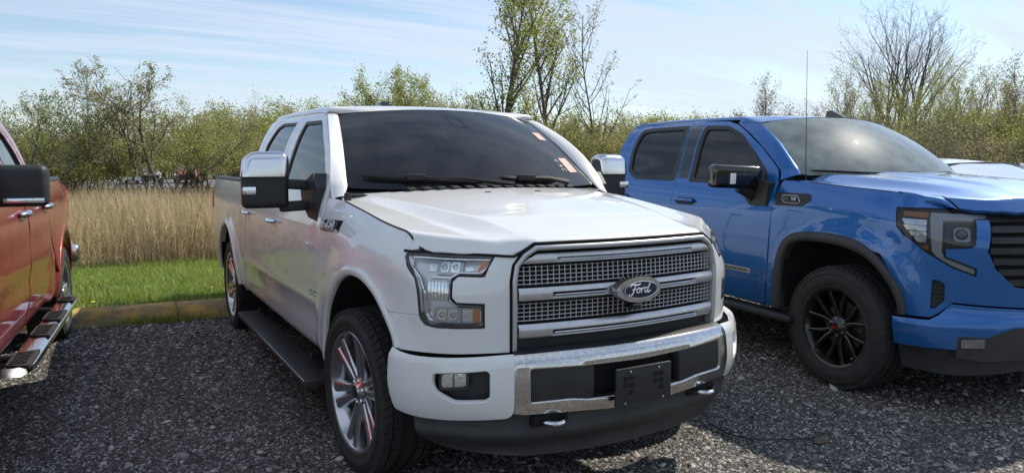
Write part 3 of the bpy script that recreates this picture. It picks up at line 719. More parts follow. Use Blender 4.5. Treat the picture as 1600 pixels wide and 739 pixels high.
    panel('fog_lamp_pocket', fogb, lambda u, z: Bp(u, z, .055), 'black_plastic', T, .04)
    # pocket walls
    q = densify(fogo, .02); V = [onsurf(Bp, *p, off=.004)[0] for p in q]+[onsurf(Bp, *p, off=.056)[0] for p in q]; n = len(q)
    me = mesh('pocket_wall', V, [(i, (i+1)%n, n+(i+1)%n, n+i) for i in range(n)]); link('pocket_wall', me, 'black_plastic', T); link('pocket_wall', mirrored(me), None, T)
    Sf = lambda u, z: Bp(u, z, .026)
    F0 = panel('fog_lamp', rnd([(-.906,.617),(-.806,.622),(-.806,.676),(-.906,.672)], .012, 3), Sf, 'lens', T, .03, twin=False, depth=.01)
    setp(panel('fog_bezel', rnd([(-.917,.606),(-.796,.610),(-.796,.688),(-.917,.684)], .014, 3), lambda u, z: Bp(u, z, .034), 'lamp_black', None, .03, twin=False), F0)
    setp(panel('fog_reflector', rnd([(-.904,.620),(-.808,.625),(-.808,.674),(-.904,.670)], .01, 3), lambda u, z: Bp(u, z, .0315), 'reflector', None, .03, twin=False), F0)
    setp(G().tube([tuple(Bp(-.856, z, .024)) for z in (.62,.673)], .002, 4).make('fog_divider', 'lamp_black', None), F0)
    both(F0)
    # chrome centre section, opening for plate and covers
    co = [(-.600,.738),(-.600,.500),(-.56,.492),(-.30,.478),(-.16,.466),(0,.462),(.16,.466),(.30,.478),(.56,.492),(.600,.500),(.600,.738)]
    ci = rnd([(-.538,.684),(-.538,.536),(-.35,.533),(-.27,.520),(0,.508),(.27,.520),(.35,.533),(.538,.536),(.538,.684),(.30,.676),(0,.672),(-.30,.676)], .016, 3)
    panel('chrome_bumper', co, Bp, 'bumper_chrome', T, .03, holes=[ci], depth=.05, bev=.008, twin=False)
    # bumper top step
    us = np.linspace(-.60, .60, 30); V = []
    for u in us:
        for z, o in ((.737, 0), (.748, .02), (.742, .06)): V.append(tuple(Bp(u, min(z, .76), o)))
    F = [(3*i+j, 3*i+3+j, 3*i+4+j, 3*i+1+j) for i in range(29) for j in range(2)]
    G().add(V, F).make('bumper_step', 'black_plastic', T)
    panel('bumper_recess', [(-.56,.49),(.56,.49),(.56,.70),(-.56,.70)], lambda u, z: Bp(u, z, .075), 'dark', T, .06, twin=False)
    panel('bumper_cover', rnd([(-.530,.546),(-.246,.528),(-.240,.668),(-.530,.676)], .014, 3), lambda u, z: Bp(u, z, .012), 'black_plastic', T, .04, depth=.05, bev=.006)
    # number plate bracket
    pb = G().box((0,-.062,.562), (.305,.014,.165), bev=.005)
    for s in (-1, 1):
        for dx_, dz in ((-.012,.022),(.016,.022),(-.012,-.006),(.016,-.006),(-.012,-.034)): pass
    B_ = pb.make('plate_bracket', 'black_plastic', T)
    for s in (-1, 1):
        for dx_, dz in ((-.020,.034),(.012,.034),(-.020,.004),(.012,.004),(.012,-.026)):
            setp(G().box((s*.082+dx_, -.0695, .565+dz), (.024,.003,.020), bev=.001).make('bracket_slot', 'dark', None), B_)
        for z in (.628, .492):
            setp(G().lathe([(.0005,0),(.005,.001),(.006,.004)], 8).make('bolt', 'chrome', None, loc=(s*.078 if z > .5 else s*.105, -.074, z), rot=(0,0,R(90))), B_)
    # chin
    def Sc(u, z, off=0):
        Pq = Bp(u, np.asarray(z)*0+.6, off)
        t = np.clip((.50-np.asarray(z))/.22, 0, 1); Pq = Bp(u, np.asarray(z)*0+.6, .055+.05*t**1.6+.018*np.sin(t*9)*(t>.3)); Pq[...,2] = z; return Pq
    panel('chin_spoiler', rnd([(-1.08,.50),(-1.04,.36),(-.93,.305),(-.5,.275),(0,.262),(.5,.275),(.93,.305),(1.04,.36),(1.08,.50)], .03, 3), Sc, 'trim_grey', T, .03, depth=.02, twin=False)
    for s in (-1, 1):
        pts = [(s*.42+.048*math.cos(t), .012-.052*math.sin(t), .452) for t in np.linspace(-.4, math.pi+.4, 15)]
        G().tube(pts, .0095, 8).make('tow_hook', 'chrome', T)
        G().box((s*.42, .07, .452), (.17,.10,.05), bev=.01).make('tow_hook_pocket', 'dark', T)
    # ---- doors
    def yz(L): return [(-(y+.685), z) for y, z in L]
    fd = yz([(1.482,.62),(1.456,.74),(1.446,.95),(1.442,1.10),(1.464,1.235),(1.486,1.30),(1.50,1.40),(1.65,1.572),(1.85,1.70),(2.06,1.800),(2.14,1.826),(2.25,1.838),(2.705,1.852),(2.735,1.55),(2.745,1.30),(2.735,1.0),(2.72,.60),(2.74,.47),(2.0,.462),(1.482,.462)])
    wf = rnd(yz([(1.555,1.375),(1.60,1.445),(1.78,1.60),(2.03,1.745),(2.13,1.788),(2.56,1.800),(2.565,1.60),(2.58,1.395)]), .03, 3)
    rd = yz([(2.752,.47),(2.732,.60),(2.747,1.0),(2.757,1.30),(2.747,1.55),(2.717,1.852),(3.34,1.865),(3.50,1.84),(3.62,1.72),(3.66,1.55),(3.655,1.30),(3.64,1.06),(3.70,.90),(3.78,.66),(3.79,.52),(3.70,.462)])
    wr = rnd(yz([(2.83,1.40),(2.81,1.62),(2.80,1.808),(3.30,1.822),(3.43,1.795),(3.53,1.66),(3.56,1.42)]), .03, 3)
    handles = []
    for nm, ol, wn, hy in (('front_door', fd, wf, 2.60), ('rear_door', rd, wr, 3.56)):
        D = panel(nm, rnd(ol, .02, 2), S, P, T, .035, holes=[wn], twin=False, depth=.03)
        gl = [((p[0]-np.mean([q[0] for q in wn]))*1.02+np.mean([q[0] for q in wn]), (p[1]-np.mean([q[1] for q in wn]))*1.02+np.mean([q[1] for q in wn])) for p in wn]
        setp(panel('window', gl, S, 'glass_side_tint', None, .06, off=.014, depth=.004, twin=False), D)
        wi = [((p[0]-np.mean([q[0] for q in wn]))*.925+np.mean([q[0] for q in wn]), (p[1]-np.mean([q[1] for q in wn]))*.90+np.mean([q[1] for q in wn])) for p in wn]
        setp(panel('window_seal', wn, S, 'seal', None, .05, off=.006, holes=[wi], depth=.010, twin=False), D)
        # handle: cup + grip
        setp(panel('handle_cup', rnd(yz([(hy-.10,1.10),(hy+.085,1.10),(hy+.085,1.16),(hy-.10,1.16)]), .03, 4), S, 'satin_chrome' if 0 else P, None, .03, off=-.001, depth=.01, twin=False), D)
        pts = [tuple(onsurf(S, -(y+.685), 1.132, off=-o)[0]) for y, o in ((hy-.105,.012),(hy-.08,.032),(hy,.038),(hy+.07,.034),(hy+.09,.012))]
        setp(G().tube(pts, [.012,.015,.015,.015,.012], 8, flat=1.0).make('handle', 'chrome', None), D)
        # belt moulding
        a = [( -(y+.685), z) for y, z in ([(y, 1.372) for y in np.linspace(1.56, 2.735, 12)] if nm == 'front_door' else [(y, 1.378) for y in np.linspace(2.755, 3.65, 10)])]
        setp(strip('belt_moulding', a, [(u, z+.022) for u, z in a], S, 'black_plastic', None, off=-.006, lip=.003, twin=False), D)
        handles.append(D)
    tp, tn = onsurf(S, -(1.60+.685), .792, off=-.003)
    t = text_mesh('EcoBoost', .036, 'badge_white', 'door_badge', handles[0], tp, tn, sx=1.15, depth=.001)
    bk = panel('badge_plate', rnd(yz([(1.525,.776),(1.69,.776),(1.69,.806),(1.525,.806)]), .006, 2), S, 'black_gloss', None, .05, off=-.001, depth=.003, twin=False); setp(bk, handles[0])
    for D in handles: both(D)
    # fender badge
    bq = panel('fender_badge', rnd(yz([(1.125,1.168),(1.435,1.160),(1.435,1.218),(1.125,1.226)]), .008, 2), S, 'black_gloss', T, .04, off=-.003, depth=.004, twin=False)
    p, n = onsurf(S, -(1.30+.685), 1.200, off=-.006); text_mesh('F-150', .058, 'badge_white', 'badge_letters', bq, p, n, sx=1.5, depth=.002)
    p, n = onsurf(S, -(1.25+.685), 1.176, off=-.006); text_mesh('PLATINUM', .018, 'satin_trim', 'badge_letters', bq, p, n, sx=1.3, depth=.001)
    both(bq)
    # rocker, bed
    bs = yz([(3.675,1.376),(3.67,1.10),(3.72,.93),(3.80,.68),(3.815,.47)])+[(-(4.63+.685)-.605*math.cos(t), .41+.605*math.sin(t)) for t in np.linspace(R(172), R(8), 22)]+yz([(5.30,.50),(5.82,.52),(5.86,.9),(5.86,1.37)])
    ol = yz([(3.82,.47)])+[(-(4.63-.605*math.cos(t)+.685), .41+.605*math.sin(t)) for t in np.linspace(R(9), R(171), 24)]+yz([(5.32,.50),(5.82,.52),(5.86,.9),(5.86,1.372),(3.80,1.376),(3.80,1.0)])
    panel('bed_side', ol, S, P, T, .045)
    panel('cab_corner', yz([(3.665,1.375),(3.665,1.08),(3.72,.92),(3.79,.68),(3.793,1.375)]), S, P, T, .04)
    panel('tail_lamp', rnd(yz([(5.80,1.06),(5.868,1.06),(5.868,1.28),(5.81,1.28)]), .01, 3), S, 'badge_red', T, .05, off=-.006)
    # cab rear corner above belt and roof
    panel('rear_pillar', yz([(3.668,1.378),(3.672,1.56),(3.635,1.73),(3.52,1.848),(3.35,1.873),(3.60,1.90),(3.79,1.84),(3.795,1.378)]), S, P, T, .04)
    bed(T, WB, 3.80, 5.86, 1.375, P)
    inner_shell(T, WB, 1.46, 3.80, .50, 1.33); inner_shell(T, WB, 5.25, 5.85, .55, 1.33)
    G().box((0,3.79,1.08), (1.80,.03,.66), bev=.01).make('cab_back', P, T)
    panel('rear_window', rnd([(-.60,1.42),(.60,1.42),(.54,1.78),(-.54,1.78)], .05, 4), lambda u, z: np.stack([u, 3.80-(z-1.4)*.12+0*u, z+0*u], -1), 'glass_side_tint', T, .1, twin=False, cen=(0,0,1))
    panel('cab_back_frame', [(-.90,1.36),(.90,1.36),(.72,1.86),(-.72,1.86)], lambda u, z: np.stack([u, 3.79-(z-1.4)*.12+0*u, z+0*u], -1), P, T, .1, holes=[rnd([(-.60,1.42),(.60,1.42),(.54,1.78),(-.54,1.78)], .05, 4)], twin=False, cen=(0,0,1))
    # ---- hood
    yf_tab = [(0,.045),(.2,.053),(.4,.078),(.5,.104),(.55,.130),(.62,.186),(.7,.265),(.8,.362),(.84,.405),(.9,.49)]
    def Sh(x, y, raw=False):
        x = np.asarray(x, float); y = np.asarray(y, float); ax = np.abs(x); yf = interp(yf_tab, ax); ye = y-yf+.075
        zd = interp([(.0,1.196),(.05,1.204),(.15,1.218),(.25,1.232),(.41,1.254),(.69,1.281),(1.1,1.322),(1.48,1.368),(1.7,1.39)], y-yf*(1-sm(.15,.6,y)))+(.006+.036*sm(.3,1.2,y))*(1-(ax/.70)**2)
        zo = interp([(.1,1.185),(.42,1.212),(.6,1.232),(.76,1.251),(.95,1.276),(1.13,1.298),(1.45,1.331),(2.2,1.34)], y)+.001
        xe = interp([(.0,.455),(.15,.465),(.45,.51),(.7,.58),(1.1,.68),(1.48,.80),(1.7,.86)], y); q_ = (ax-xe)/interp([(.1,.11),(.5,.095),(1.0,.085),(1.5,.075)], y); k_ = 20.; sp_ = lambda v: np.logaddexp(0, k_*v)/k_; t = sp_(q_)-sp_(q_-1)
        z = zd*(1-t)+zo*t
        nose = interp([(0,1.178),(.40,1.181),(.46,1.180),(.50,1.160),(.55,1.140),(.62,1.138),(.8,1.142),(.9,1.147)], ax)+(y-yf)*interp([(0,1.6),(.40,1.5),(.5,1.2),(.9,1.2)], ax)
        if raw: return z-nose
        k2 = .010; m_ = np.minimum(z, nose); z = m_-k2*np.log(np.exp(-(z-m_)/k2)+np.exp(-(nose-m_)/k2))
        return np.stack([x, y, z], -1)
    he = [(-.40,.080),(-.46,.094),(-.50,.106),(-.55,.132),(-.62,.188),(-.70,.267),(-.80,.364),(-.822,.392),(-.838,.44),(-.858,.51),(-.870,.56),(-.880,.62),(-.890,.70),(-.900,.78),(-.902,.88),(-.903,1.0),(-.900,1.13),(-.890,1.30),(-.872,1.43),(-.82,1.425),(-.70,1.365),(-.55,1.30),(-.4,1.255),(-.2,1.215),(0,1.205)]
    he = [(x, y) if y < .435 or y > 1.42 or x > -.82 else (float(S(-(y+.685), float(w_shut(y))-.003)[0])+.010, y) for x, y in he]
    f = [(-.3,.066),(-.15,.052)]
    ho = [(0,.047)]+f[::-1]+he; ho = ho+[(-x, y) for x, y in ho[-2:0:-1]]
    def nosey(x):
        a = float(interp(yf_tab, x)); b = a+.35
        for _ in range(30):
            m_ = (a+b)/2
            if Sh(x, m_, True) > 0: a = m_
            else: b = m_
        return m_
    xe_ = lambda y: float(interp([(.0,.455),(.15,.465),(.45,.51),(.7,.58),(1.1,.68),(1.48,.80),(1.7,.86)], y)); we_ = lambda y: float(interp([(.1,.11),(.5,.095),(1.0,.085),(1.5,.075)], y))
    ex = crease_rows(nosey, np.arange(.006, .86, .012), (-.030,-.021,-.014,-.008,-.003,.003,.008,.014,.021,.030), 'y')+crease_rows(xe_, np.arange(.2, 1.42, .015), (-.010,-.004,.0,.004,.010), 'x')+crease_rows(lambda y: xe_(y)+we_(y), np.arange(.25, 1.42, .015), (-.010,-.004,.0,.004,.010), 'x')
    panel('hood', ho, Sh, P, T, .022, depth=.035, bev=.005, cen=(0,.8,.5), twin=False, extra=ex)
    hp = [he_ for he_ in he if he_[1] < 1.43 and he_[0] < -.80]; g = None
    for s_ in (-1, 1): G().tube([tuple(Vector(Sh(s_*(abs(x)+.004), y))+Vector((0,0,-.003))) for x, y in densify_open(hp, .05)], .0040, 5).make('hood_gap_shade', 'dark', T)  # dark tubes laid in the side gaps stand in for their shade
    for sx_ in (-1, 1):
        G().box((sx_*.16,1.08,float(Sh(.16,1.08)[2])), (.035,.014,.008), bev=.003).make('washer_nozzle', 'black_plastic', T)
    q = [(-1.084,1.148)]+[(-.86,1.140),(-.654,1.137),(-.560,1.134),(-.524,1.155),(-.474,1.185),(-.3,1.186)]; q = q+[(-u, z) for u, z in q[::-1]]; q = [p for i in range(len(q)-1) for p in densify([q[i], q[i+1]], .04)[:max(1, int(math.ceil(np.hypot(q[i+1][0]-q[i][0], q[i+1][1]-q[i][1])/.04)))]]+[q[-1]]
    G().tube([tuple(S(u, z, -.003)) for u, z in q], .0060, 6).make('hood_gap_shade', 'dark', T)  # dark tube drawing the gap line along the hood front
    # cowl
    V = []; nn = 25
    for i in range(nn):
        a = -1+2*i/(nn-1)
        V += [(a*.86, 1.15+.235*a*a, 1.343), (a*.84, 1.25+.22*a*a, 1.355), (a*.83, 1.34+.22*a*a, 1.378-.0*a)]
    G().add(V, [(3*i+j, 3*i+3+j, 3*i+4+j, 3*i+1+j) for i in range(nn-1) for j in range(2)]).make('cowl', 'black_plastic', T)
    for k in range(14):
        a = -.62+k*.095
        if abs(a) > .66: continue
        G().box((a*.84, 1.215+.22*a*a, 1.384-.02*a*a), (.050,.04,.012), rot=(R(12),0,R(14)), bev=.003).make('cowl_vent', 'black_plastic', T)
    # windshield
    base = lambda a: (.832*a, 1.235+.235*a*a, 1.368+.014*a*a)
    topf = lambda a: (.690*a, 1.975+.125*a*a, 1.862-.040*a*a)
    Sw = wshield(base, topf, .028)
    panel('windshield', rnd([(-1,0),(1,0),(1,1),(-1,1)], .05, 4), Sw, 'glass_tint', T, .09, depth=.004, bev=.002, cen=(0,3,.9), twin=False)
    mo2, mi2 = matched([(-.985,.0),(-.985,.99),(.985,.99),(.985,0)], [(-.955,.0),(-.95,.945),(.95,.945),(.955,0)], 16)
    strip('windshield_frit', mo2, mi2, Sw, 'seal', T, off=.008, lip=.009, twin=False)
    p, n = onsurf(Sw, .0, .78, off=.05); rblock('mirror_camera_housing', p, (.13,.11,.04), 'dark', T, rot=(R(42),0,0))
    p, n = onsurf(Sw, .0, .66, off=.10); G().box(p, (.25,.03,.07), bev=.015, seg=3).make('rear_view_mirror', 'black_plastic', T)
    # sensor outline
    g = G(); q = [(-.085,.865),(.03,.865),(.075,.725),(-.055,.725)]; g.tube([tuple(onsurf(Sw, *x, off=-.002)[0]) for x in q+[q[0]]], .0010, 4); g.make('sensor_outline', 'trim_grey', T)
    # stickers and marker writing
    panel('window_sticker', [(.805,.60),(.895,.60),(.895,.72),(.80,.72)], Sw, 'paper_pink', T, .1, off=-.003, depth=.001, bev=.0005, twin=False)
    panel('window_sticker', [(.80,.15),(.90,.15),(.90,.33),(.80,.33)], Sw, 'paper_pink', T, .1, off=-.003, depth=.001, bev=.0005, twin=False)
    g = G(); rs = random.Random(4)
    for r_ in range(3):
        for k in range(4):
            u0, v0 = .725+k*.016, .18+r_*.055; pth = [(u0+rs.uniform(-.006,.008), v0+rs.uniform(-.02,.025)) for _ in range(4)]
            g.tube([tuple(onsurf(Sw, *x, off=-.003)[0]) for x in pth], .0016, 3)
    g.make('marker_writing', 'marker_white', T)
    # wipers
    def wiper(a0, a1, b0, b1, piv):
        blade = [tuple(onsurf(Sw, a0+(a1-a0)*t, b0+(b1-b0)*t-.0*t, off=-.016)[0]) for t in np.linspace(0, 1, 14)]
        g = G(); g.tube(blade, [.008]+[.015]*12+[.006], 6); W_ = g.make('wiper', 'wiper_black', T)
        m_ = onsurf(Sw, a0+(a1-a0)*.42, b0+(b1-b0)*.42, off=-.028)[0]
        setp(G().box(m_, (.12,.04,.036), bev=.012).make('wiper_joint', 'wiper_black', None), W_)
        pv = onsurf(Sw, piv, .01, off=-.03)[0]
        setp(G().tube([tuple(m_), tuple((m_*.5+Vector(pv)*.5)+Vector((0,-.01,.012))), tuple(pv)], [.009,.013,.018], 6).make('wiper_arm', 'wiper_black', None), W_)
    wiper(-.90, -.12, .105, .045, .10); wiper(.04, .52, .095, .040, .62)
    # A pillar + roof
    ws = lambda b: onsurf(Sw, -1.0, b)[0]
    cut = [(-2.172,1.370),(-2.205,1.425),(-2.335,1.570),(-2.52,1.70),(-2.735,1.803),(-2.82,1.829)]
    rows = []
    for (u, z), b in zip(cut, (0.0, .10, .42, .68, .90, .985)):
        A = np.array(ws(b)); Bq = np.array(S(u+.006, z)); mid = (A+Bq)/2+np.array([-.003,-.010,.006]); rows.append([A+np.array([0,-.002,.001]), A*.8+Bq*.2+np.array([-.001,-.009,.006]), mid, A*.2+Bq*.8+np.array([-.003,-.006,.003]), Bq, Bq+np.array([.03,.02,-.01])])
    r0 = rows[0]; b0 = np.array(S(-2.128,1.322))+np.array([.003,0,0]); a0 = np.array([-.862,1.430,1.338]); rows.insert(0, [a0, a0*.8+b0*.2+np.array([0,-.004,.003]), (a0+b0)/2+np.array([-.002,-.006,.004]), a0*.2+b0*.8+np.array([-.002,-.003,.002]), b0, b0+np.array([.03,.02,-.01])])
    gridpatch('windshield_pillar', rows, P, T, k=3)
    # roof: cross sections from door cut to centre
    secs = []
    for y, zc in ((2.03,1.868),(2.12,1.888),(2.35,1.912),(2.75,1.936),(3.2,1.948),(3.6,1.940),(3.78,1.918)):
        u, z = -(max(y, 2.15)+.685), float(interp([(2.10,1.826),(2.25,1.842),(2.7,1.857),(3.35,1.872),(3.8,1.868)], y)); e = S(u, z)
        e = np.array([e[0], y+(.0 if y > 2.1 else .08), z]); 
        if y < 2.1: e = np.array(S(-2.82, 1.829))
        top0 = np.array([-.69, 2.098, 1.823]) if y < 2.1 else None
        row = [e, e+np.array([.012,-.004,.020]), e+np.array([.040,-.010,.036])] if y > 2.1 else [e, e*.5+np.array([-.692,2.102,1.826])*.5+np.array([-.004,-.004,.006]), np.array([-.692,2.102,1.826])]
        x0 = row[-1][0]; z0 = row[-1][2]; y0 = row[-1][1]
        for t in (.15,.35,.6,.8,1.0):
            x = x0*(1-t); yy = y0+(y-y0)*sm(0,1,t); 
            if y < 2.1: yy = 1.978+.125*(x/.69)**2; zz = 1.866-.040*(x/.69)**2
            else: zz = z0+(zc-z0)*(1-(1-t)**2)
            row.append(np.array([x, yy, zz]))
        rows_ = row; secs.append(rows_)
    gridpatch('roof', secs, P, T, k=3)
    # antenna on the roof, fender aerial base, mirrors
    G().box((-.02,3.15,1.978), (.075,.14,.045), bev=.012, seg=3).make('roof_antenna', 'black_gloss', T)
    p, n = onsurf(S, -(1.33+.685), 1.322, off=0); G().box(p+Vector((.02,0,.012)), (.03,.045,.05), bev=.008).make('aerial_base', 'black_plastic', T)
    # tow mirror
    Mh = G().box((-1.205,1.80,1.372), (.250,.128,.215), rot=(0,0,R(-6)), bev=.035, seg=4).make('door_mirror', 'black_plastic', T, angle=50)
    # chrome cap: upper third shell
    cap = G(); bm = bmesh.new(); bmesh.ops.create_cube(bm, size=1); bmesh.ops.scale(bm, vec=(.262,.160,.14), verts=bm.verts); bmesh.ops.bevel(bm, geom=[e for e in bm.edges if max(v.co.z for v in e.verts) > 0.05 and not (abs(e.verts[0].co.z-e.verts[1].co.z) < .001 and min(v.co.z for v in e.verts) < 0)], offset=.05, segments=5, profile=.5, affect='EDGES')
    for v in bm.verts:
        if v.co.z > 0: v.co.x += (v.co.x < 0)*.045*(v.co.z/.07)
    bm.transform(Matrix.Translation((-1.205,1.795,1.512)) @ Matrix.Rotation(R(-6), 4, 'Z')); cap.bm(bm); setp(cap.make('mirror_cap', 'mirror_cap', None, angle=50), Mh)
    setp(G().box((-1.205,1.868,1.372), (.225,.012,.19), rot=(0,0,R(-6)), bev=.005).make('mirror_glass', 'mirror_glass', None), Mh)
    setp(G().box((-1.30,1.742,1.365), (.075,.02,.045), rot=(0,0,R(8)), bev=.008).make('turn_lamp', 'reflector', None), Mh)
    for z, dz in ((1.375, .018), (1.285, -.010)):
        setp(G().box((-.995,1.78,z+dz), (.27,.075,.058), rot=(0, R(4 if z > 1.3 else -3), R(-6)), bev=.018, seg=3).make('mirror_arm', 'black_plastic', None), Mh)
    base_ = G().prism([(1.53,1.19),(1.53,1.38),(1.60,1.46),(1.90,1.385),(1.86,1.28),(1.70,1.20),(1.62,1.12)], -.90, -.985).make('mirror_base', 'black_plastic', None); setp(base_, Mh)
    both(Mh)
    # running board, mud flap
    B2 = G().box((-.985,2.665,.285), (.17,2.23,.045), bev=.012).make('running_board', 'trim_grey', T)
    for k in range(9): setp(G().box((-1.052+.016*k,2.665,.3085), (.006,2.17,.004)).make('tread_rib', 'black_plastic', None), B2)
    setp(G().box((-1.071,2.665,.298), (.006,2.19,.014), bev=.002).make('edge_strip', 'mirror_cap', None), B2)
    for y in (1.85, 3.45): setp(G().box((-.86,y,.33), (.22,.06,.03), rot=(0,R(22),0)).make('step_bracket', 'dark', None), B2)
    both(B2)
    chassis(T, .95, 4.63, 5.8); cabin(T, 1.40, 3.72)
    wheels(T, .862, .95, 4.63, .408, .293, .275, 'chrome', steer=R(4), spins=(R(12),R(40),R(70),R(5)))
    return T
white = white_truck()

# ---------------- the blue pickup ----------------
def setp(o, p): o.parent = p; return o
def blue_truck():
    T = root('pickup_truck', (3.134,-.397,0), R(-6.44), 'blue crew cab pickup with black wheels parked right of the white one', 'pickup truck')
    S = BB.P; P = 'blue_paint'; K = BB.k
    yz = lambda L: [(-(y+K), z) for y, z in L]
    AO = smooth_path([(-1.126,.60),(-1.150,.719),(-1.222,.835),(-1.328,.948),(-1.46,1.022),(-1.63,1.050),(-1.80,1.052),(-1.97,1.035),(-2.065,1.005),(-2.135,.936),(-2.175,.80),(-2.195,.66),(-2.215,.46)])
    AI = smooth_path([(-1.176,.596),(-1.195,.68),(-1.253,.789),(-1.363,.898),(-1.48,.950),(-1.63,.976),(-1.79,.982),(-1.93,.975),(-2.02,.945),(-2.075,.885),(-2.105,.78),(-2.12,.65),(-2.135,.46)])
    up = [(-(y+K), float(b_shut(y))-.003) for y in np.linspace(1.52, .47, 30)]
    fl = [(-2.245,1.25)]+up+[(-1.07,1.282),(-.985,1.262),(-.96,1.252),(-1.238,1.252),(-1.218,1.136),(-1.165,1.078),(-1.23,1.0),(-1.215,.835)]+[p for p in AO if p[1] > .84 or p[0] < -2.0]+[(-2.30,.455),(-2.268,.60),(-2.262,.80),(-2.25,1.05)]
    fl = [(-2.242,1.25)]+up+[(-1.10,1.285),(-1.0,1.262),(-.945,1.252),(-1.236,1.250),(-1.218,1.13),(-1.170,1.075),(-1.30,.955)]+[p for p in AO if (p[1] > .955) or p[0] < -2.0]+[(-2.30,.455),(-2.268,.60),(-2.262,.80),(-2.25,1.05)]
    panel('fender', fl, S, P, T, .035)
    strip('fender_flare', AO, AI, S, 'trim_grey', T, off=-.018, lip=.045)
    liner(T, AI, S)
    ap = lambda r, a, b: [(-(4.70-r*math.cos(t)+K), .42+r*math.sin(t)) for t in np.linspace(a, b, 26)]
    RO = ap(.60, R(4), R(176)); RI = ap(.54, R(4), R(176)); strip('fender_flare', RO, RI, S, 'trim_grey', T, off=-.018, lip=.045); liner(T, RI, S)
    # headlamp cluster
    hl = [(-1.228,1.246),(-.673,1.229),(-.690,1.186),(-.777,1.186),(-.790,1.05),(-.81,1.026),(-.945,1.016),(-.942,.966),(-.775,.901),(-.776,.859),(-.902,.907),(-1.041,.99),(-1.161,1.084),(-1.211,1.136)]
    H = panel('headlight', rnd(hl, .010, 2), S, 'lens_smoke', T, .035, off=-.002, depth=.006, twin=False)
    hs = lambda name, o, m, off, depth=.012, r=.005: setp(panel(name, rnd(o, r, 2), S, m, None, .03, off=off, depth=depth, twin=False), H)
    hs('lamp_housing', hl, 'lamp_black', .05, .02)
    hs('daytime_lamp', [(-1.035,1.231),(-.678,1.223),(-.694,1.190),(-.962,1.187),(-.962,.99),(-.935,.957),(-.778,.897),(-.779,.866),(-.900,.912),(-.985,.962),(-1.012,.995)], 'drl_white', .016, .035)
    hs('projector_frame', [(-.946,1.176),(-.79,1.178),(-.798,1.055),(-.815,1.034),(-.946,1.026)], 'lamp_black', .022, .03)
    for dz in (0, 1): pass
    p, n = onsurf(S, -.850, 1.102, off=.012); bm = bmesh.new(); bmesh.ops.create_uvsphere(bm, u_segments=16, v_segments=10, radius=.034); bm.transform(Matrix.Translation(p+Vector((.0,.012,0)))); g = G(); g.bm(bm); setp(g.make('projector_lens', 'lens_smoke', None), H)
    hs('projector_rim', [(-.90,1.145),(-.81,1.145),(-.81,1.060),(-.90,1.060)], 'lamp_grey', .016, .01, .02)
    hs('side_reflector', [(-1.190,1.232),(-1.046,1.226),(-1.046,1.199),(-1.182,1.204)], 'amber', .010, .02)
    hs('side_reflector', [(-1.075,1.02),(-1.03,1.03),(-1.04,.997),(-1.06,1.003)], 'amber', .010, .02)
    q = densify(hl, .02); setp(G().tube([tuple(S(u, z, .003)) for u, z in q+[q[0]]], .0055, 5).make('lamp_gasket', 'dark', None), H)
    for k, (a, b, c, d) in enumerate(((-1.195,1.185,-1.05,1.150), (-1.185,1.145,-1.05,1.115), (-1.15,1.108,-1.05,1.080), (-1.12,1.075,-1.05,1.045))):
        hs('reflector', [(a,b),(c,b),(c,d),(a+.02,d)], 'reflector', .016+.004*(k%2), .02, .004)
    both(H)
    # front fascia: grille surround and nose
    gl = [(-.675,1.222),(-.716,1.006),(-.668,.899),(-.549,.788),(-.40,.770),(0,.768)]
    fa = [(-.668,1.232),(-.688,1.19),(-.775,1.188),(-.786,1.05),(-.806,1.030),(-.94,1.020),(-.938,.970),(-.771,.904),(-.770,.853),(-.905,.902),(-1.044,.985),(-1.162,1.078),(-1.30,.955),(-1.222,.835),(-1.150,.72),(-1.135,.64),(-1.12,.598),(-1.0,.600),(-.955,.632),(-.885,.698),(-.47,.672),(0,.668)]
    full = fa+[(-u, z) for u, z in fa[-2::-1]]
    ghole = gl[::-1]; gh = gl+[(-u, z) for u, z in gl[-2::-1]]
    # outline is the ring left+right of the grille: build the halves and a lower bridge
    half = fa[:-1]+[(-.30,.670),(-.30,.772)]+[(-.40,.772),(-.549,.792),(-.672,.901),(-.722,1.006),(-.680,1.222)]
    vent = rnd([(-1.003,.825),(-.978,.828),(-.934,.808),(-.929,.702),(-.976,.651),(-1.005,.649)], .006, 2)
    panel('front_fascia', half, S, P, T, .035, holes=[vent], depth=.03)
    panel('front_fascia', [(-.298,.670),(.298,.670),(.298,.771),(-.298,.771)], S, P, T, .05, twin=False, depth=.03)
    panel('brake_vent', [(p[0]*1, p[1]) for p in rnd([(-1.01,.832),(-.925,.832),(-.922,.645),(-1.01,.642)], .004, 2)], lambda u, z: S(u, z, .03), 'black_plastic', T, .04)
    for k in range(6): panel('vent_slat', [(-1.0,.665+k*.027),(-.932,.668+k*.027),(-.932,.674+k*.027),(-1.0,.671+k*.027)], lambda u, z: S(u, z, .014), 'black_plastic', T, .04)
    # grille
    gi = gl+[(-u, z) for u, z in gl[-2::-1]]
    gfull = [(-.675,1.228)]+gl[1:]+[(-u, z) for u, z in gl[-2:0:-1]]+[(.675,1.228)]
    panel('grille_backing', gfull, lambda u, z: S(u, z, .05), 'dark', T, .05, twin=False)
    for k in range(7):
        z0 = .80+k*.063; lim = float(np.interp(z0+.02, [.77,.79,.90,1.0,1.22], [.45,.549,.668,.712,.68]))-.01
        panel('grille_slat', rnd([(-lim,z0),(lim,z0),(lim,z0+.034),(-lim,z0+.034)], .004, 2), lambda u, z: S(u, z, .012), 'black_plastic', T, .05, twin=False, depth=.03)
    # bumper
    Bf = lambda u, z: S(u, z, -.012-.035*sm(.66,.56,z))
    bl = [(-1.19,.583),(-1.0,.588),(-.955,.618),(-.890,.682),(-.47,.656),(0,.652)]
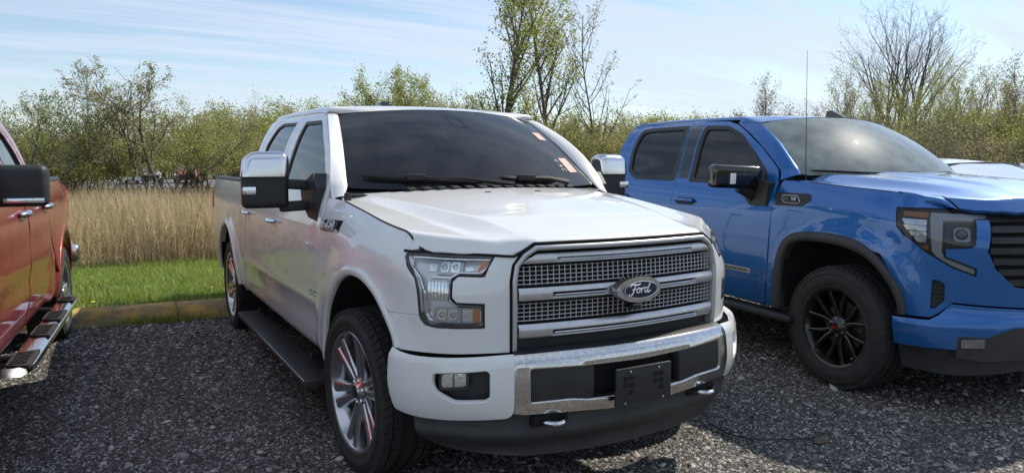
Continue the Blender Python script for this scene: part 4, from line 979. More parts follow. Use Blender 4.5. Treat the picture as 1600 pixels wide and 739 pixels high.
    bb = [(0,.565),(-.462,.563),(-.576,.559),(-.710,.505),(-.845,.505),(-.862,.423),(-1.176,.419)]
    hb = bl+bb
    panel('front_bumper', bl[:-1]+[(-.2,.653),(-.2,.564)]+bb[1:], Bf, P, T, .035, depth=.04, bev=.006)
    panel('front_bumper', [(-.198,.653),(.198,.653),(.198,.564),(-.198,.564)], Bf, P, T, .05, depth=.04, twin=False)
    panel('bumper_trim', [(-.856,.500),(-.706,.500),(-.572,.553),(-.3,.558),(-.3,.375),(-.715,.36),(-.86,.375)], lambda u, z: Bf(u, z)+0, 'trim_grey', T, .035, depth=.03, bev=.008, off=-.004)
    panel('bumper_trim', [(-.298,.558),(.298,.558),(.298,.375),(-.298,.375)], Bf, 'trim_grey', T, .05, depth=.03, twin=False, off=-.004)
    panel('air_dam', [(-1.18,.413),(-.86,.41),(-.72,.355),(-.3,.37),(-.3,.29),(-.85,.25),(-1.16,.265)], lambda u, z: S(u, z, .012), 'black_plastic', T, .04, depth=.03)
    panel('air_dam', [(-.298,.37),(.298,.37),(.298,.29),(-.298,.29)], lambda u, z: S(u, z, .012), 'black_plastic', T, .05, depth=.03, twin=False)
    F0 = panel('fog_lamp', rnd([(-.842,.434),(-.718,.438),(-.720,.492),(-.842,.484)], .006, 2), lambda u, z: Bf(u, z), 'lens_smoke', T, .03, off=-.010, depth=.006, twin=False)
    setp(panel('fog_reflector', rnd([(-.840,.437),(-.722,.441),(-.722,.490),(-.840,.482)], .006, 2), Bf, 'reflector', None, .015, off=-.0065, depth=.004, twin=False), F0); both(F0)
    p, n = onsurf(Bf, -.765, .600); o = G().lathe([(.0005,0),(.013,0),(.016,.004)], 20).make('parking_sensor', P, T, loc=p-Vector((0,.001,0)), rot=Vector((-1,0,0)).rotation_difference(n).to_euler())
    # doors
    fd = yz([(1.565,1.12),(1.563,1.22),(1.583,1.40),(1.612,1.478),(1.85,1.645),(2.10,1.778),(2.25,1.842),(2.40,1.875),(2.70,1.890),(2.868,1.895),(2.815,1.55),(2.795,1.40),(2.80,1.20),(2.79,.80),(2.79,.455),(1.625,.455),(1.596,.62),(1.590,.80),(1.573,1.05)])
    wf = rnd(yz([(1.685,1.370),(1.74,1.465),(1.90,1.595),(2.125,1.745),(2.345,1.820),(2.645,1.834),(2.625,1.60),(2.605,1.376)]), .035, 3)
    rd = yz([(2.798,.455),(2.798,.80),(2.808,1.20),(2.803,1.40),(2.823,1.55),(2.876,1.895),(3.55,1.902),(3.70,1.885),(3.79,1.80),(3.815,1.594),(3.80,1.35),(3.76,1.10),(3.80,.90),(3.93,.68),(3.93,.56),(3.80,.455)])
    wr = rnd(yz([(2.80+.06,1.38),(2.885,1.60),(2.925,1.845),(3.50,1.850),(3.655,1.835),(3.675,1.62),(3.64,1.455),(3.48,1.388)]), .035, 3)
    doors = []
    for nm, ol, wn, hy in (('front_door', fd, wf, 2.615), ('rear_door', rd, wr, 3.66)):
        D = panel(nm, rnd(ol, .02, 2), S, P, T, .035, holes=[wn], twin=False, depth=.03)
        c = np.mean(np.array(wn), 0); sc_ = lambda k1, k2: [((p[0]-c[0])*k1+c[0], (p[1]-c[1])*k2+c[1]) for p in wn]
        setp(panel('window', sc_(1.02, 1.02), S, 'glass_side' if nm == 'front_door' else 'glass_side_tint', None, .06, off=.014, depth=.004, twin=False), D)
        setp(panel('window_seal', sc_(1.06, 1.075), S, 'black_plastic', None, .05, off=-.002, holes=[sc_(.94, .93)], depth=.016, bev=.003, twin=False), D)
        setp(panel('handle_cup', rnd(yz([(hy-.14,1.165),(hy+.12,1.165),(hy+.12,1.225),(hy-.14,1.225)]), .03, 4), S, 'black_plastic', None, .03, off=-.001, depth=.01, twin=False), D)
        pts = [tuple(onsurf(S, -(y+K), 1.198, off=-o)[0]) for y, o in ((hy-.135,.012),(hy-.10,.030),(hy,.034),(hy+.09,.030),(hy+.115,.012))]
        setp(G().tube(pts, [.016,.018,.018,.018,.016], 10).make('handle', P, None, angle=60), D)
        doors.append(D)
    # B pillar applique
    setp(panel('pillar_trim', yz([(2.655,1.388),(2.787,1.39),(2.812,1.60),(2.852,1.855),(2.70,1.855),(2.675,1.60)]), S, 'black_gloss', None, .05, off=-.002, depth=.008, twin=False), doors[0])
    setp(panel('pillar_trim', yz([(2.812,1.39),(2.86,1.39),(2.885,1.60),(2.92,1.86),(2.875,1.86),(2.835,1.60)]), S, 'black_gloss', None, .05, off=-.002, depth=.008, twin=False), doors[1])
    setp(panel('badge_plate', rnd(yz([(1.77,.674),(2.075,.676),(2.075,.711),(1.77,.709)]), .006, 2), S, 'satin_chrome', None, .05, off=-.002, depth=.003, twin=False), doors[0])
    p, n = onsurf(S, -(1.92+K), .692, off=-.006); setp(text_mesh('ELEVATION', .032, 'black_plastic', 'door_badge', None, p, n, sx=1.55, depth=.001), doors[0])
    for D in doors: both(D)
    bq = panel('fender_badge', rnd(yz([(1.195,1.262),(1.215,1.302),(1.538,1.306),(1.528,1.215),(1.27,1.216)]), .012, 3), S, 'black_plastic', T, .03, off=-.006, depth=.01, twin=False)
    q = rnd([(1.275,1.24),(1.315,1.286),(1.455,1.286),(1.465,1.262),(1.43,1.236),(1.31,1.232)], .02, 4)
    setp(G().tube([tuple(onsurf(S, -(y+K), z, off=-.010)[0]) for y, z in q+[q[0]]], .0025, 5).make('badge_ring', 'satin_chrome', None), bq)
    p, n = onsurf(S, -(1.345+K), 1.262, off=-.010); setp(text_mesh('V8', .034, 'satin_chrome', 'badge_letters', None, p, n, sx=1.2, depth=.001, bold=.001), bq)
    p, n = onsurf(S, -(1.42+K), 1.262, off=-.010); setp(text_mesh('5.3L', .024, 'satin_trim', 'badge_letters', None, p, n, sx=1.1, depth=.001), bq)
    both(bq)
    ol = yz([(3.97,.46),(3.94,.62)])+[(-(4.70-.60*math.cos(t)+K), .42+.60*math.sin(t)) for t in np.linspace(R(14), R(172), 24)]+yz([(5.38,.50),(5.82,.52),(5.86,.9),(5.86,1.432),(3.86,1.436),(3.86,.92)])
    ol = [(-(4.70-.60*math.cos(t)+K), .42+.60*math.sin(t)) for t in np.linspace(R(20), R(172), 24)]+yz([(5.38,.50),(5.82,.52),(5.86,.9),(5.86,1.432),(3.86,1.436),(3.86,.90)])
    panel('bed_side', ol, S, P, T, .05)
    panel('cab_corner', yz([(3.822,1.44),(3.808,1.35),(3.772,1.10),(3.81,.91),(3.852,.84),(3.852,1.44)]), S, P, T, .04)
    panel('tail_lamp', rnd(yz([(5.66,.98),(5.868,.98),(5.868,1.40),(5.70,1.40)]), .02, 3), S, 'badge_red', T, .05, off=-.006)
    panel('rear_pillar', yz([(3.824,1.442),(3.826,1.60),(3.802,1.80),(3.715,1.892),(3.56,1.91),(3.80,1.93),(3.90,1.86),(3.93,1.60),(3.93,1.442)]), S, P, T, .04)
    bed(T, BB, 3.86, 5.86, 1.435, P)
    inner_shell(T, BB, 1.60, 3.85, .50, 1.36); inner_shell(T, BB, 5.35, 5.85, .55, 1.38)
    G().box((0,3.86,1.10), (1.80,.03,.70), bev=.01).make('cab_back', P, T)
    wq = rnd([(-.60,1.48),(.60,1.48),(.54,1.80),(-.54,1.80)], .05, 4); Sb = lambda u, z: np.stack([u, 3.93-(z-1.4)*.12+0*u, z+0*u], -1)
    panel('rear_window', wq, Sb, 'glass_side', T, .1, twin=False, cen=(0,0,1)); panel('cab_back_frame', [(-.90,1.42),(.90,1.42),(.70,1.90),(-.70,1.90)], Sb, P, T, .1, holes=[wq], twin=False, cen=(0,0,1))
    # hood
    yft = [(0,.03),(.3,.055),(.5,.11),(.62,.165),(.7,.225),(.8,.33),(.9,.47)]
    def Sh(x, y, raw=False):
        x = np.asarray(x, float); y = np.asarray(y, float); ax = np.abs(x); yf = interp(yft, ax); ye = y-yf
        zc = interp([(0,1.300),(.10,1.322),(.25,1.352),(.5,1.388),(.9,1.425),(1.3,1.445),(1.6,1.452)], ye)
        zo = interp([(.1,1.295),(.47,1.325),(.65,1.342),(.97,1.363),(1.35,1.391),(1.6,1.401),(2.2,1.401)], y)+.001
        xe = interp([(.1,.44),(.5,.54),(1.0,.62),(1.6,.68)], y); q_ = (ax-xe)/.16; k_ = 14.; sp_ = lambda v: np.logaddexp(0, k_*v)/k_; t = sp_(q_)-sp_(q_-1)
        q2 = (ax-.26)/.07; t2 = sp_(q2)-sp_(q2-1); z = (zc+.014*(1-t2)*sm(.05,.5,ye))*(1-t)+zo*t
        nose = interp([(0,1.236),(.6,1.234),(.7,1.238),(.8,1.25),(.9,1.26)], ax)+(y-yf)*1.25
        if raw: return z-nose
        k2 = .006; m_ = np.minimum(z, nose); z = m_-k2*np.log(np.exp(-(z-m_)/k2)+np.exp(-(nose-m_)/k2))
        return np.stack([x, y, z], -1)
    he = [(-.3,.055),(-.5,.11),(-.62,.167),(-.70,.228),(-.755,.285),(-.775,.36),(-.792,.44),(-.845,.60),(-.858,.70),(-.868,.80),(-.873,.92),(-.876,1.05),(-.878,1.30),(-.872,1.44),(-.80,1.42),(-.6,1.33),(-.4,1.26),(-.2,1.22),(0,1.21)]
    he = [(x, y) if y < .5 or y > 1.42 or x > -.84 else (float(S(-(y+K), float(b_shut(y))-.003)[0])+.013, y) for x, y in he]
    ho = [(0,.03)]+he; ho = ho+[(-x, y) for x, y in ho[-2:0:-1]]
    def nosey(x):
        a = float(interp(yft, x)); b = a+.35
        for _ in range(30):
            m_ = (a+b)/2
            if Sh(x, m_, True) > 0: a = m_
            else: b = m_
        return m_
    ex = crease_rows(nosey, np.arange(.006, .86, .012), (-.018,-.010,-.004,.004,.010,.018), 'y')+crease_rows(lambda y: float(interp([(.1,.44),(.5,.54),(1.0,.62),(1.6,.68)], y)), np.arange(.25, 1.4, .015), (-.012,-.005,.0,.005,.012), 'x')
    panel('hood', ho, Sh, P, T, .024, depth=.035, bev=.005, cen=(0,.8,.5), twin=False, extra=ex)
    hp = [p for p in he if p[1] < 1.42 and p[0] < -.74]; g = None
    for s_ in (-1, 1): G().tube([tuple(Vector(Sh(s_*(abs(x)+.0055), y))+Vector((0,0,-.004))) for x, y in densify_open(hp, .05)], .0036, 5).make('hood_gap_shade', 'dark', T)  # black tube along each hood edge imitates the shaded gap
    ra = [S(u, z, .0) for u, z in ((-1.22,1.326),(-1.165,1.318),(-1.115,1.290),(-1.04,1.266),(-.96,1.251))]; rb = [Sh(-(abs(x)+.008), y) for x, y in ((-.860,.62),(-.825,.52),(-.795,.44),(-.778,.36),(-.757,.285))]
    gridpatch('fender_top', [[a+np.array([.004,0,-.002]), a*.5+b*.5+np.array([-.010,-.010,.009]), b] for a, b in zip(ra, rb)], P, T)
    V = []; nn = 25
    for i in range(nn):
        a = -1+2*i/(nn-1); V += [(a*.88,1.17+.24*a*a,1.405), (a*.86,1.26+.2*a*a,1.398), (a*.84,1.36+.2*a*a,1.425)]
    G().add(V, [(3*i+j, 3*i+3+j, 3*i+4+j, 3*i+1+j) for i in range(nn-1) for j in range(2)]).make('cowl', 'black_plastic', T)
    base = lambda a: (.835*a, 1.235+.22*a*a, 1.418+.018*a*a); topf = lambda a: (.695*a, 1.93+.12*a*a, 1.895-.048*a*a)
    Sw = wshield(base, topf, .03)
    panel('windshield', rnd([(-1,0),(1,0),(1,1),(-1,1)], .05, 4), Sw, 'glass_clear', T, .09, depth=.004, bev=.002, twin=False)
    g = G(); 
    panel('windshield_frit', rnd([(-.14,.99),(-.14,.84),(.12,.80),(.16,.99)], .04, 3), Sw, 'black_plastic', T, .1, off=.008, depth=.002, twin=False)
    edge = [(-.985,.0),(-.985,.985),(.985,.985),(.985,0)]; inn = [(-.962,.0),(-.955,.95),(.955,.95),(.962,0)]
    mo, mi_ = [], []
    for k in range(3):
        for j in range(14): f = j/14; mo.append(tuple(np.array(edge[k])*(1-f)+np.array(edge[k+1])*f)); mi_.append(tuple(np.array(inn[k])*(1-f)+np.array(inn[k+1])*f))
    mo.append(edge[-1]); mi_.append(inn[-1]); strip('windshield_frit', mo, mi_, Sw, 'seal', T, off=.008, lip=.009, twin=False)
    for a0, a1, pv in ((-.92,-.10,.0), (.0,.62,.7)):
        blade = [tuple(onsurf(Sw, a0+(a1-a0)*t, .045-.03*t, off=-.014)[0]) for t in np.linspace(0, 1, 12)]; g = G().tube(blade, [.005]+[.010]*10+[.005], 6); W_ = g.make('wiper', 'wiper_black', T)
        setp(G().tube([blade[5], tuple(onsurf(Sw, pv, .005, off=-.02)[0])], [.008,.012], 6).make('wiper_arm', 'wiper_black', None), W_)
    cut = [(-2.250,1.395),(-2.262,1.44),(-2.30,1.487),(-2.54,1.652),(-2.79,1.786),(-2.95,1.852)]; rows = []
    for (u, z), b in zip(cut, (0.0, .06, .12, .50, .80, .985)):
        A = np.array(onsurf(Sw, -1.0, b)[0]); Bq = np.array(S(u+.006, z)); mid = (A+Bq)/2+np.array([-.003,-.010,.006]); rows.append([A, A*.8+Bq*.2+np.array([-.001,-.009,.006]), mid, A*.2+Bq*.8+np.array([-.003,-.006,.003]), Bq, Bq+np.array([.03,.02,-.01])])
    gridpatch('windshield_pillar', rows, P, T, k=3)
    secs = []
    for y, zc in ((1.99,1.900),(2.10,1.915),(2.4,1.936),(2.8,1.948),(3.3,1.948),(3.7,1.935),(3.90,1.912)):
        if y < 2.05: e = np.array(S(-2.95, 1.852))
        else:
            z = float(interp([(2.1,1.858),(2.4,1.885),(2.7,1.894),(3.3,1.905),(3.7,1.900),(3.9,1.885)], max(y, 2.3))); e = np.array(S(-(max(y, 2.3)+K), z)); e[1] = max(y, 2.27)
        row = [e, e+np.array([.012,-.004,.016]), e+np.array([.040,-.010,.028])] if y > 2.2 or (y > 2.05 and 'BB' in 'BB') else [e, e*.5+np.array([-.697,2.052,1.852])*.5+np.array([-.004,-.004,.005]), np.array([-.697,2.052,1.852])]; x0, y0, z0 = row[-1]
        for t in (.15,.35,.6,.8,1.0):
            x = x0*(1-t)
            if y < 2.05: yy = 1.932+.12*(x/.695)**2; zz = 1.899-.048*(x/.695)**2
            else: yy = y0+(y-y0)*float(sm(0,.5,t)); zz = z0+(zc-z0)*(1-(1-t)**2)
            row.append(np.array([x, yy, zz]))
        secs.append(row)
    gridpatch('roof', secs, P, T, k=3)
    G().prism([(2.22,1.925),(2.44,1.935),(2.42,1.995),(2.375,2.000),(2.30,1.965)], .40, .44).make('roof_fin', 'black_gloss', T)
    G().tube([(-.875,1.36,1.38),(-.873,1.375,1.41),(-.86,1.42,2.32)], [.009,.0035,.0014], 6).make('radio_antenna', 'black_plastic', T)
    # mirror
    Mh = G().box((-1.175,1.775,1.418), (.42,.12,.175), rot=(R(3),R(2),R(-5)), bev=.04, seg=4).make('door_mirror', 'black_gloss', T, angle=50)
    setp(G().tube([(-1.12,1.79,1.345),(-1.02,1.78,1.30),(-.95,1.78,1.25)], [.05,.05,.055], 8).make('mirror_arm', 'black_plastic', None), Mh)
    setp(G().prism([(1.62,1.20),(1.60,1.37),(1.70,1.40),(1.88,1.36),(1.86,1.26),(1.80,1.20)], -.93, -1.01).make('mirror_base', 'black_plastic', None), Mh)
    setp(G().box((-1.175,1.838,1.418), (.37,.01,.14), rot=(R(3),0,R(-5)), bev=.004).make('mirror_glass', 'mirror_glass', None), Mh)
    setp(G().box((-1.245,1.712,1.405), (.048,.012,.08), bev=.004, rot=(R(3),0,0)).make('lamp_window', 'drl_white', None), Mh)
    Mr = both(Mh); Mr.name = 'door_mirror'; c_ = Vector((.95,1.80,0)); Mx_ = Matrix.Translation(c_) @ Matrix.Rotation(R(72), 4, 'Z') @ Matrix.Translation(-c_); Mr.matrix_basis = Mx_
    B2 = G().box((-.98,2.35,.40), (.15,2.1,.055), bev=.025, seg=3).make('running_board', 'black_plastic', T); both(B2)
    chassis(T, .96, 4.70, 5.8); cabin(T, 1.42, 3.78, seat='grey_seat', lin='liner', lift=.04)
    wheels(T, .862, .96, 4.70, .419, .262, .275, 'black', spins=(R(0),R(40),R(70),R(5)))
    for w_ in [c for c in T.children if c.name.startswith('wheel') and not c.name.startswith('wheel_h')][:1]:
        cap = [c for c in w_.children if c.name.startswith('hub_cap')][0]
        setp(text_mesh('GMC', .026, 'badge_red', 'hub_letters', None, (-.1375+.0195,0,0), (-1,0,0), sx=1.05, depth=.0015), w_)
    return T
blue = blue_truck()

# ---------------- the red pickup ----------------
def r_shut(y): return interp([(.1,1.12),(.4,1.19),(.8,1.25),(1.2,1.30),(1.6,1.33),(2.2,1.34)], y)
def r_dep(y, z, u):
    d = interp([(.35,.10),(.45,.06),(.55,.03),(.68,.012),(.78,.010),(.84,-.002),(1.0,0),(1.12,-.004),(1.22,.010),(1.33,.05),(1.40,.085),(1.80,.25),(1.84,.275),(1.9,.33)], z)
    b = sm(3.68, 3.76, y)*(1-sm(1.39,1.45,z)); db = interp([(.35,.06),(.5,.02),(.8,.0),(1.0,0),(1.15,.0),(1.28,.02),(1.36,.055),(1.44,.09)], z); d = d*(1-b)+db*b
    fr = 1-sm(1.36, 1.52, y); f = .1*np.clip((z-(r_shut(y)-.19))/.19, 0, 1.4)**2.3; d = d*(1-fr)+f*fr
    d = d+.030*sm(5.0,5.8,y)
    return d+arch(y, z, 1.03, .42, .55, .72, .018)+arch(y, z, 4.60, .42, .53, .70, .018)
RB = Belt([(0,.03),(.3,.05),(.5,.09),(.7,.16),(.82,.25),(.9,.36),(.95,.5),(.98,.7),(1.0,1.0),(1.005,1.6),(1.008,2.4),(1.008,3.7),(.998,4.6),(.975,5.3),(.94,5.84)], r_dep); RB.k = RB.uy(3.0)-3.0
def red_truck():
    a = R(-4.2); T = root('pickup_truck', (-3.3025+4.60*math.sin(a), 5.0285-4.60*math.cos(a), 0), a, 'dark red pickup with chrome door handles at the left edge of the lot', 'pickup truck')
    S = RB.P; P = 'red_paint'; K = RB.k; yz = lambda L: [(-(y+K), z) for y, z in L]
    ap = lambda c, r, a, b, n=26: [(-(c-r*math.cos(t)+K), .41+r*math.sin(t)) for t in np.linspace(a, b, n)]
    for c in (1.03, 4.60):
        RO = ap(c, .585, R(4), R(176)); RI = ap(c, .53, R(4), R(176)); strip('wheel_arch_lip', RO, RI, S, P, T, off=-.005, lip=.045); liner(T, RI, S)
    up = [(-(y+K), float(r_shut(y))-.003) for y in np.linspace(1.50, .45, 10)]
    panel('fender', yz([(1.50,1.20)])+up+yz([(.40,.86)])+ap(1.03,.585,R(50),R(176),20)[0:0]+ap(1.03,.585,R(130),R(4),22)[::-1][0:0]+ap(1.03,.585,R(38),R(172),20)+yz([(1.66,.46),(1.60,.7),(1.55,1.0)]), S, P, T, .05)
    panel('front_fascia', [(-.98,.70),(-.95,.86),(-1.05,1.0),(-1.03,1.12),(-.6,1.12),(-.56,.74)], S, P, T, .05)
    panel('headlight', rnd([(-1.0,.88),(-.62,.86),(-.62,1.08),(-.98,1.08)], .03, 3), S, 'lens', T, .05, off=-.008)
    panel('lamp_housing', [(-1.06,.80),(-.58,.80),(-.58,1.11),(-1.06,1.11)], lambda u, z: S(u, z, .03), 'bezel', T, .05)
    panel('grille_surround', rnd([(-.58,.66),(.58,.66),(.58,1.12),(-.58,1.12)], .05, 3), S, 'chrome', T, .05, holes=[rnd([(-.52,.70),(.52,.70),(.52,1.06),(-.52,1.06)], .05, 3)], twin=False, off=-.01)
    panel('grille_backing', [(-.54,.68),(.54,.68),(.54,1.08),(-.54,1.08)], lambda u, z: S(u, z, .05), 'dark', T, .06, twin=False)
    for z in (.78, .88, .98): panel('grille_slat', [(-.52,z),(.52,z),(.52,z+.02),(-.52,z+.02)], lambda u, z: S(u, z, .01), 'chrome', T, .06, twin=False)
    panel('front_bumper', rnd([(-1.2,.44),(1.2,.44),(1.2,.66),(-1.2,.66)], .04, 3), lambda u, z: S(u, z*0+.6, -.03+.5*(z-.55)**2)*np.array([1,1,0])+np.stack([0*u,0*u,z+0*u], -1), 'chrome', T, .05, twin=False, depth=.04)
    fd = yz([(1.67,.46),(1.60,.75),(1.55,1.05),(1.52,1.30),(1.56,1.40),(1.72,1.55),(2.0,1.73),(2.2,1.82),(2.35,1.85),(2.80,1.865),(2.812,1.40),(2.80,1.08),(2.79,.66),(2.74,.46)])
    wf = rnd(yz([(1.72,1.39),(1.82,1.49),(2.05,1.66),(2.25,1.775),(2.70,1.79),(2.71,1.60),(2.71,1.40)]), .035, 3)
    rd = yz([(2.748,.46),(2.798,.66),(2.808,1.08),(2.82,1.40),(2.808,1.865),(3.30,1.865),(3.45,1.83),(3.60,1.66),(3.655,1.50),(3.68,1.38),(3.72,1.20),(3.74,1.05),(3.80,.90),(3.93,.78),(3.96,.62),(3.93,.46)])
    wr = rnd(yz([(2.91,1.40),(2.90,1.60),(2.90,1.79),(3.28,1.795),(3.39,1.77),(3.52,1.58),(3.56,1.41)]), .035, 3)
    doors = []
    for nm, ol, wn, hy in (('front_door', fd, wf, 2.62), ('rear_door', rd, wr, 3.585)):
        D = panel(nm, rnd(ol, .02, 2), S, P, T, .035, holes=[wn], twin=False, depth=.03); c = np.mean(np.array(wn), 0); sc_ = lambda k1, k2: [((p[0]-c[0])*k1+c[0], (p[1]-c[1])*k2+c[1]) for p in wn]
        setp(panel('window', sc_(1.02, 1.02), S, 'glass_side_tint', None, .06, off=.014, depth=.004, twin=False), D)
        setp(panel('window_seal', sc_(1.03, 1.04), S, 'black_plastic', None, .05, off=-.001, holes=[sc_(.95, .94)], depth=.016, bev=.003, twin=False), D)
        setp(panel('handle_cup', rnd(yz([(hy-.10,1.165),(hy+.085,1.165),(hy+.085,1.225),(hy-.10,1.225)]), .03, 4), S, P, None, .03, off=-.002, depth=.01, twin=False), D)
        pts = [tuple(onsurf(S, -(y+K), 1.197, off=-o)[0]) for y, o in ((hy-.11,.010),(hy-.085,.034),(hy,.042),(hy+.075,.036),(hy+.095,.010))]
        setp(G().tube(pts, [.015,.021,.022,.021,.015], 10).make('handle', 'chrome', None, angle=60), D)
        doors.append(D)
    for D in doors: both(D)
    ol = ap(4.60,.585,R(24),R(172),24)+yz([(5.26,.55),(5.76,.58),(5.84,.9),(5.84,1.375),(3.72,1.38),(3.74,1.15),(3.78,1.0),(3.86,.90),(3.98,.80)])
    panel('bed_side', ol, S, P, T, .045)
    panel('rear_pillar', yz([(3.692,1.385),(3.662,1.51),(3.61,1.67),(3.46,1.84),(3.31,1.873),(3.55,1.89),(3.72,1.82),(3.75,1.6),(3.76,1.385)]), S, P, T, .04)
    panel('tail_lamp', rnd(yz([(5.80,.98),(5.85,.98),(5.85,1.30),(5.81,1.30)]), .008, 3), S, 'badge_red', T, .05, off=-.006)
    bed(T, RB, 3.78, 5.84, 1.375, P); inner_shell(T, RB, 1.66, 3.78, .50, 1.33); inner_shell(T, RB, 5.20, 5.8, .55, 1.33)
    G().box((0,5.86,.60), (1.98,.16,.20), bev=.05, seg=3).make('rear_bumper', 'chrome', T)
    G().box((0,3.77,1.08), (1.80,.03,.66), bev=.01).make('cab_back', P, T)
    Sb = lambda u, z: np.stack([u, 3.76-(z-1.4)*.2+0*u, z+0*u], -1); wq = rnd([(-.60,1.43),(.60,1.43),(.54,1.78),(-.54,1.78)], .05, 4)
    panel('rear_window', wq, Sb, 'glass_side_tint', T, .1, twin=False, cen=(0,0,1)); panel('cab_back_frame', [(-.88,1.36),(.88,1.36),(.70,1.87),(-.70,1.87)], Sb, P, T, .1, holes=[wq], twin=False, cen=(0,0,1))
    def Sh(x, y):
        x = np.asarray(x, float); y = np.asarray(y, float); ax = np.abs(x); zo = r_shut(y)+.004; t = sm(.55,.78,ax); return np.stack([x, y, (zo+.06*sm(0,.35,y-.1))*(1-t)+zo*t], -1)
    he = [(-.4,.09),(-.6,.13),(-.78,.25),(-.85,.45),(-.89,.8),(-.90,1.2),(-.88,1.45),(-.5,1.36),(0,1.30)]; ho = [(0,.07)]+he; ho += [(-x, y) for x, y in ho[-2:0:-1]]
    panel('hood', ho, Sh, P, T, .06, depth=.035, bev=.006, cen=(0,.8,.5), twin=False)
    V = []; nn = 21
    for i in range(nn):
        a = -1+2*i/(nn-1); V += [(a*.88,1.28+.16*a*a,1.34), (a*.84,1.50+.14*a*a,1.36)]
    G().add(V, [(2*i, 2*i+2, 2*i+3, 2*i+1) for i in range(nn-1)]).make('cowl', 'black_plastic', T)
    base = lambda a: (.84*a, 1.40+.17*a*a, 1.36+.02*a*a); topf = lambda a: (.68*a, 2.12+.10*a*a, 1.875-.035*a*a); Sw = wshield(base, topf, .03)
    panel('windshield', rnd([(-1,0),(1,0),(1,1),(-1,1)], .05, 4), Sw, 'glass_tint', T, .09, depth=.004, bev=.002, twin=False)
    cut = [(-(1.525+K),1.33),(-(1.56+K),1.405),(-(1.72+K),1.556),(-(2.0+K),1.737),(-(2.2+K),1.826),(-(2.30+K),1.846)]; rows = []
    for (u, z), b in zip(cut, (0., .08, .38, .76, .92, .985)):
        A = np.array(onsurf(Sw, -1.0, b)[0]); Bq = np.array(S(u+.006, z)); mid = (A+Bq)/2+np.array([-.010,-.018,.012]); rows.append([A, A*.75+Bq*.25+np.array([-.007,-.013,.009]), mid, A*.25+Bq*.75+np.array([-.007,-.010,.007]), Bq, Bq+np.array([.03,.02,-.01])])
    gridpatch('windshield_pillar', rows, P, T, k=3)
    secs = []
    for y, zc in ((2.15,1.88),(2.26,1.90),(2.5,1.925),(2.9,1.945),(3.3,1.945),(3.6,1.930),(3.74,1.905)):
        if y < 2.2: e = np.array(S(-(2.30+K), 1.846))
        else: z = float(interp([(2.2,1.846),(2.5,1.864),(2.9,1.872),(3.4,1.874),(3.75,1.86)], y)); e = np.array(S(-(max(y,2.34)+K), z)); e[1] = max(y, 2.33)
        row = [e, e+np.array([.012,-.004,.016]), e+np.array([.040,-.010,.030])] if y > 2.2 or (y > 2.05 and 'BB' in 'RB') else [e, e*.5+np.array([-.682,2.222,1.847])*.5+np.array([-.004,-.004,.005]), np.array([-.682,2.222,1.847])]; x0, y0, z0 = row[-1]
        for t in (.15,.35,.6,.8,1.0):
            x = x0*(1-t)
            if y < 2.2: yy = 2.122+.10*(x/.68)**2; zz = 1.879-.035*(x/.68)**2
            else: yy = y0+(y-y0)*float(sm(0,.5,t)); zz = z0+(zc-z0)*(1-(1-t)**2)
            row.append(np.array([x, yy, zz]))
        secs.append(row)
    gridpatch('roof', secs, P, T, k=3)
    Mh = G().box((-1.115,1.90,1.395), (.27,.13,.225), bev=.045, seg=4).make('door_mirror', 'black_plastic', T, angle=50)
    setp(G().box((-1.14,1.842,1.318), (.19,.03,.028), bev=.008).make('turn_lamp', 'reflector', None), Mh)
    setp(G().box((-1.0,1.90,1.34), (.16,.08,.08), bev=.02).make('mirror_arm', 'black_plastic', None), Mh)
    setp(G().prism([(1.66,1.25),(1.66,1.40),(1.74,1.46),(1.98,1.38),(1.95,1.25)], -.93, -.995).make('mirror_base', 'black_plastic', None), Mh)
    setp(G().box((-1.115,1.968,1.395), (.24,.01,.19), bev=.004).make('mirror_glass', 'mirror_glass', None), Mh)
    both(Mh)
    # chrome oval step with rubber pads
    prof = [(-.075,-.012),(-.07,.012),(-.04,.024),(.03,.022),(.06,.010),(.065,-.012),(.03,-.026),(-.04,-.026)]
    V = []; ys = np.linspace(1.62, 3.92, 20)
    for y in ys:
        for dx_, dz in prof: V.append((-1.085+dx_+.02*(1 if y > 3.85 or y < 1.7 else 0), y, .445+dz))
    k = len(prof); F = [(i*k+j, i*k+(j+1)%k, (i+1)*k+(j+1)%k, (i+1)*k+j) for i in range(19) for j in range(k)]+[tuple(range(k)), tuple(range(19*k, 20*k))[::-1]]
    St = G().add(V, F).make('side_step', 'chrome', T, angle=50)
    for y0 in (1.80, 2.55, 3.05, 3.72):
        L_ = .38 if y0 < 3.7 else .22
        Pd = G().prism(rnd([(-1.15,y0-L_/2),(-1.035,y0-L_/2+.05),(-1.035,y0+L_/2-.05),(-1.15,y0+L_/2)], .02, 2), .462, .478, axis='z').make('step_pad', 'rubber', None); setp(Pd, St)
        for i in range(int(L_/.035)-2): setp(G().box((-1.09,y0-L_/2+.06+i*.035,.481), (.075,.012,.008)).make('pad_rib', 'rubber', None), St)
    for y in (2.0, 3.5): setp(G().tube([(-1.06,y,.43),(-.9,y,.44),(-.7,y,.48)], .022, 8).make('step_bracket', 'dark', None), St)
    both(St)
    chassis(T, 1.03, 4.60, 5.8); cabin(T, 1.50, 3.68)
    wheels(T, .862, 1.03, 4.60, .405, .262, .275, 'silver', spins=(R(10),R(40),R(70),R(20)))
    return T
red = red_truck()

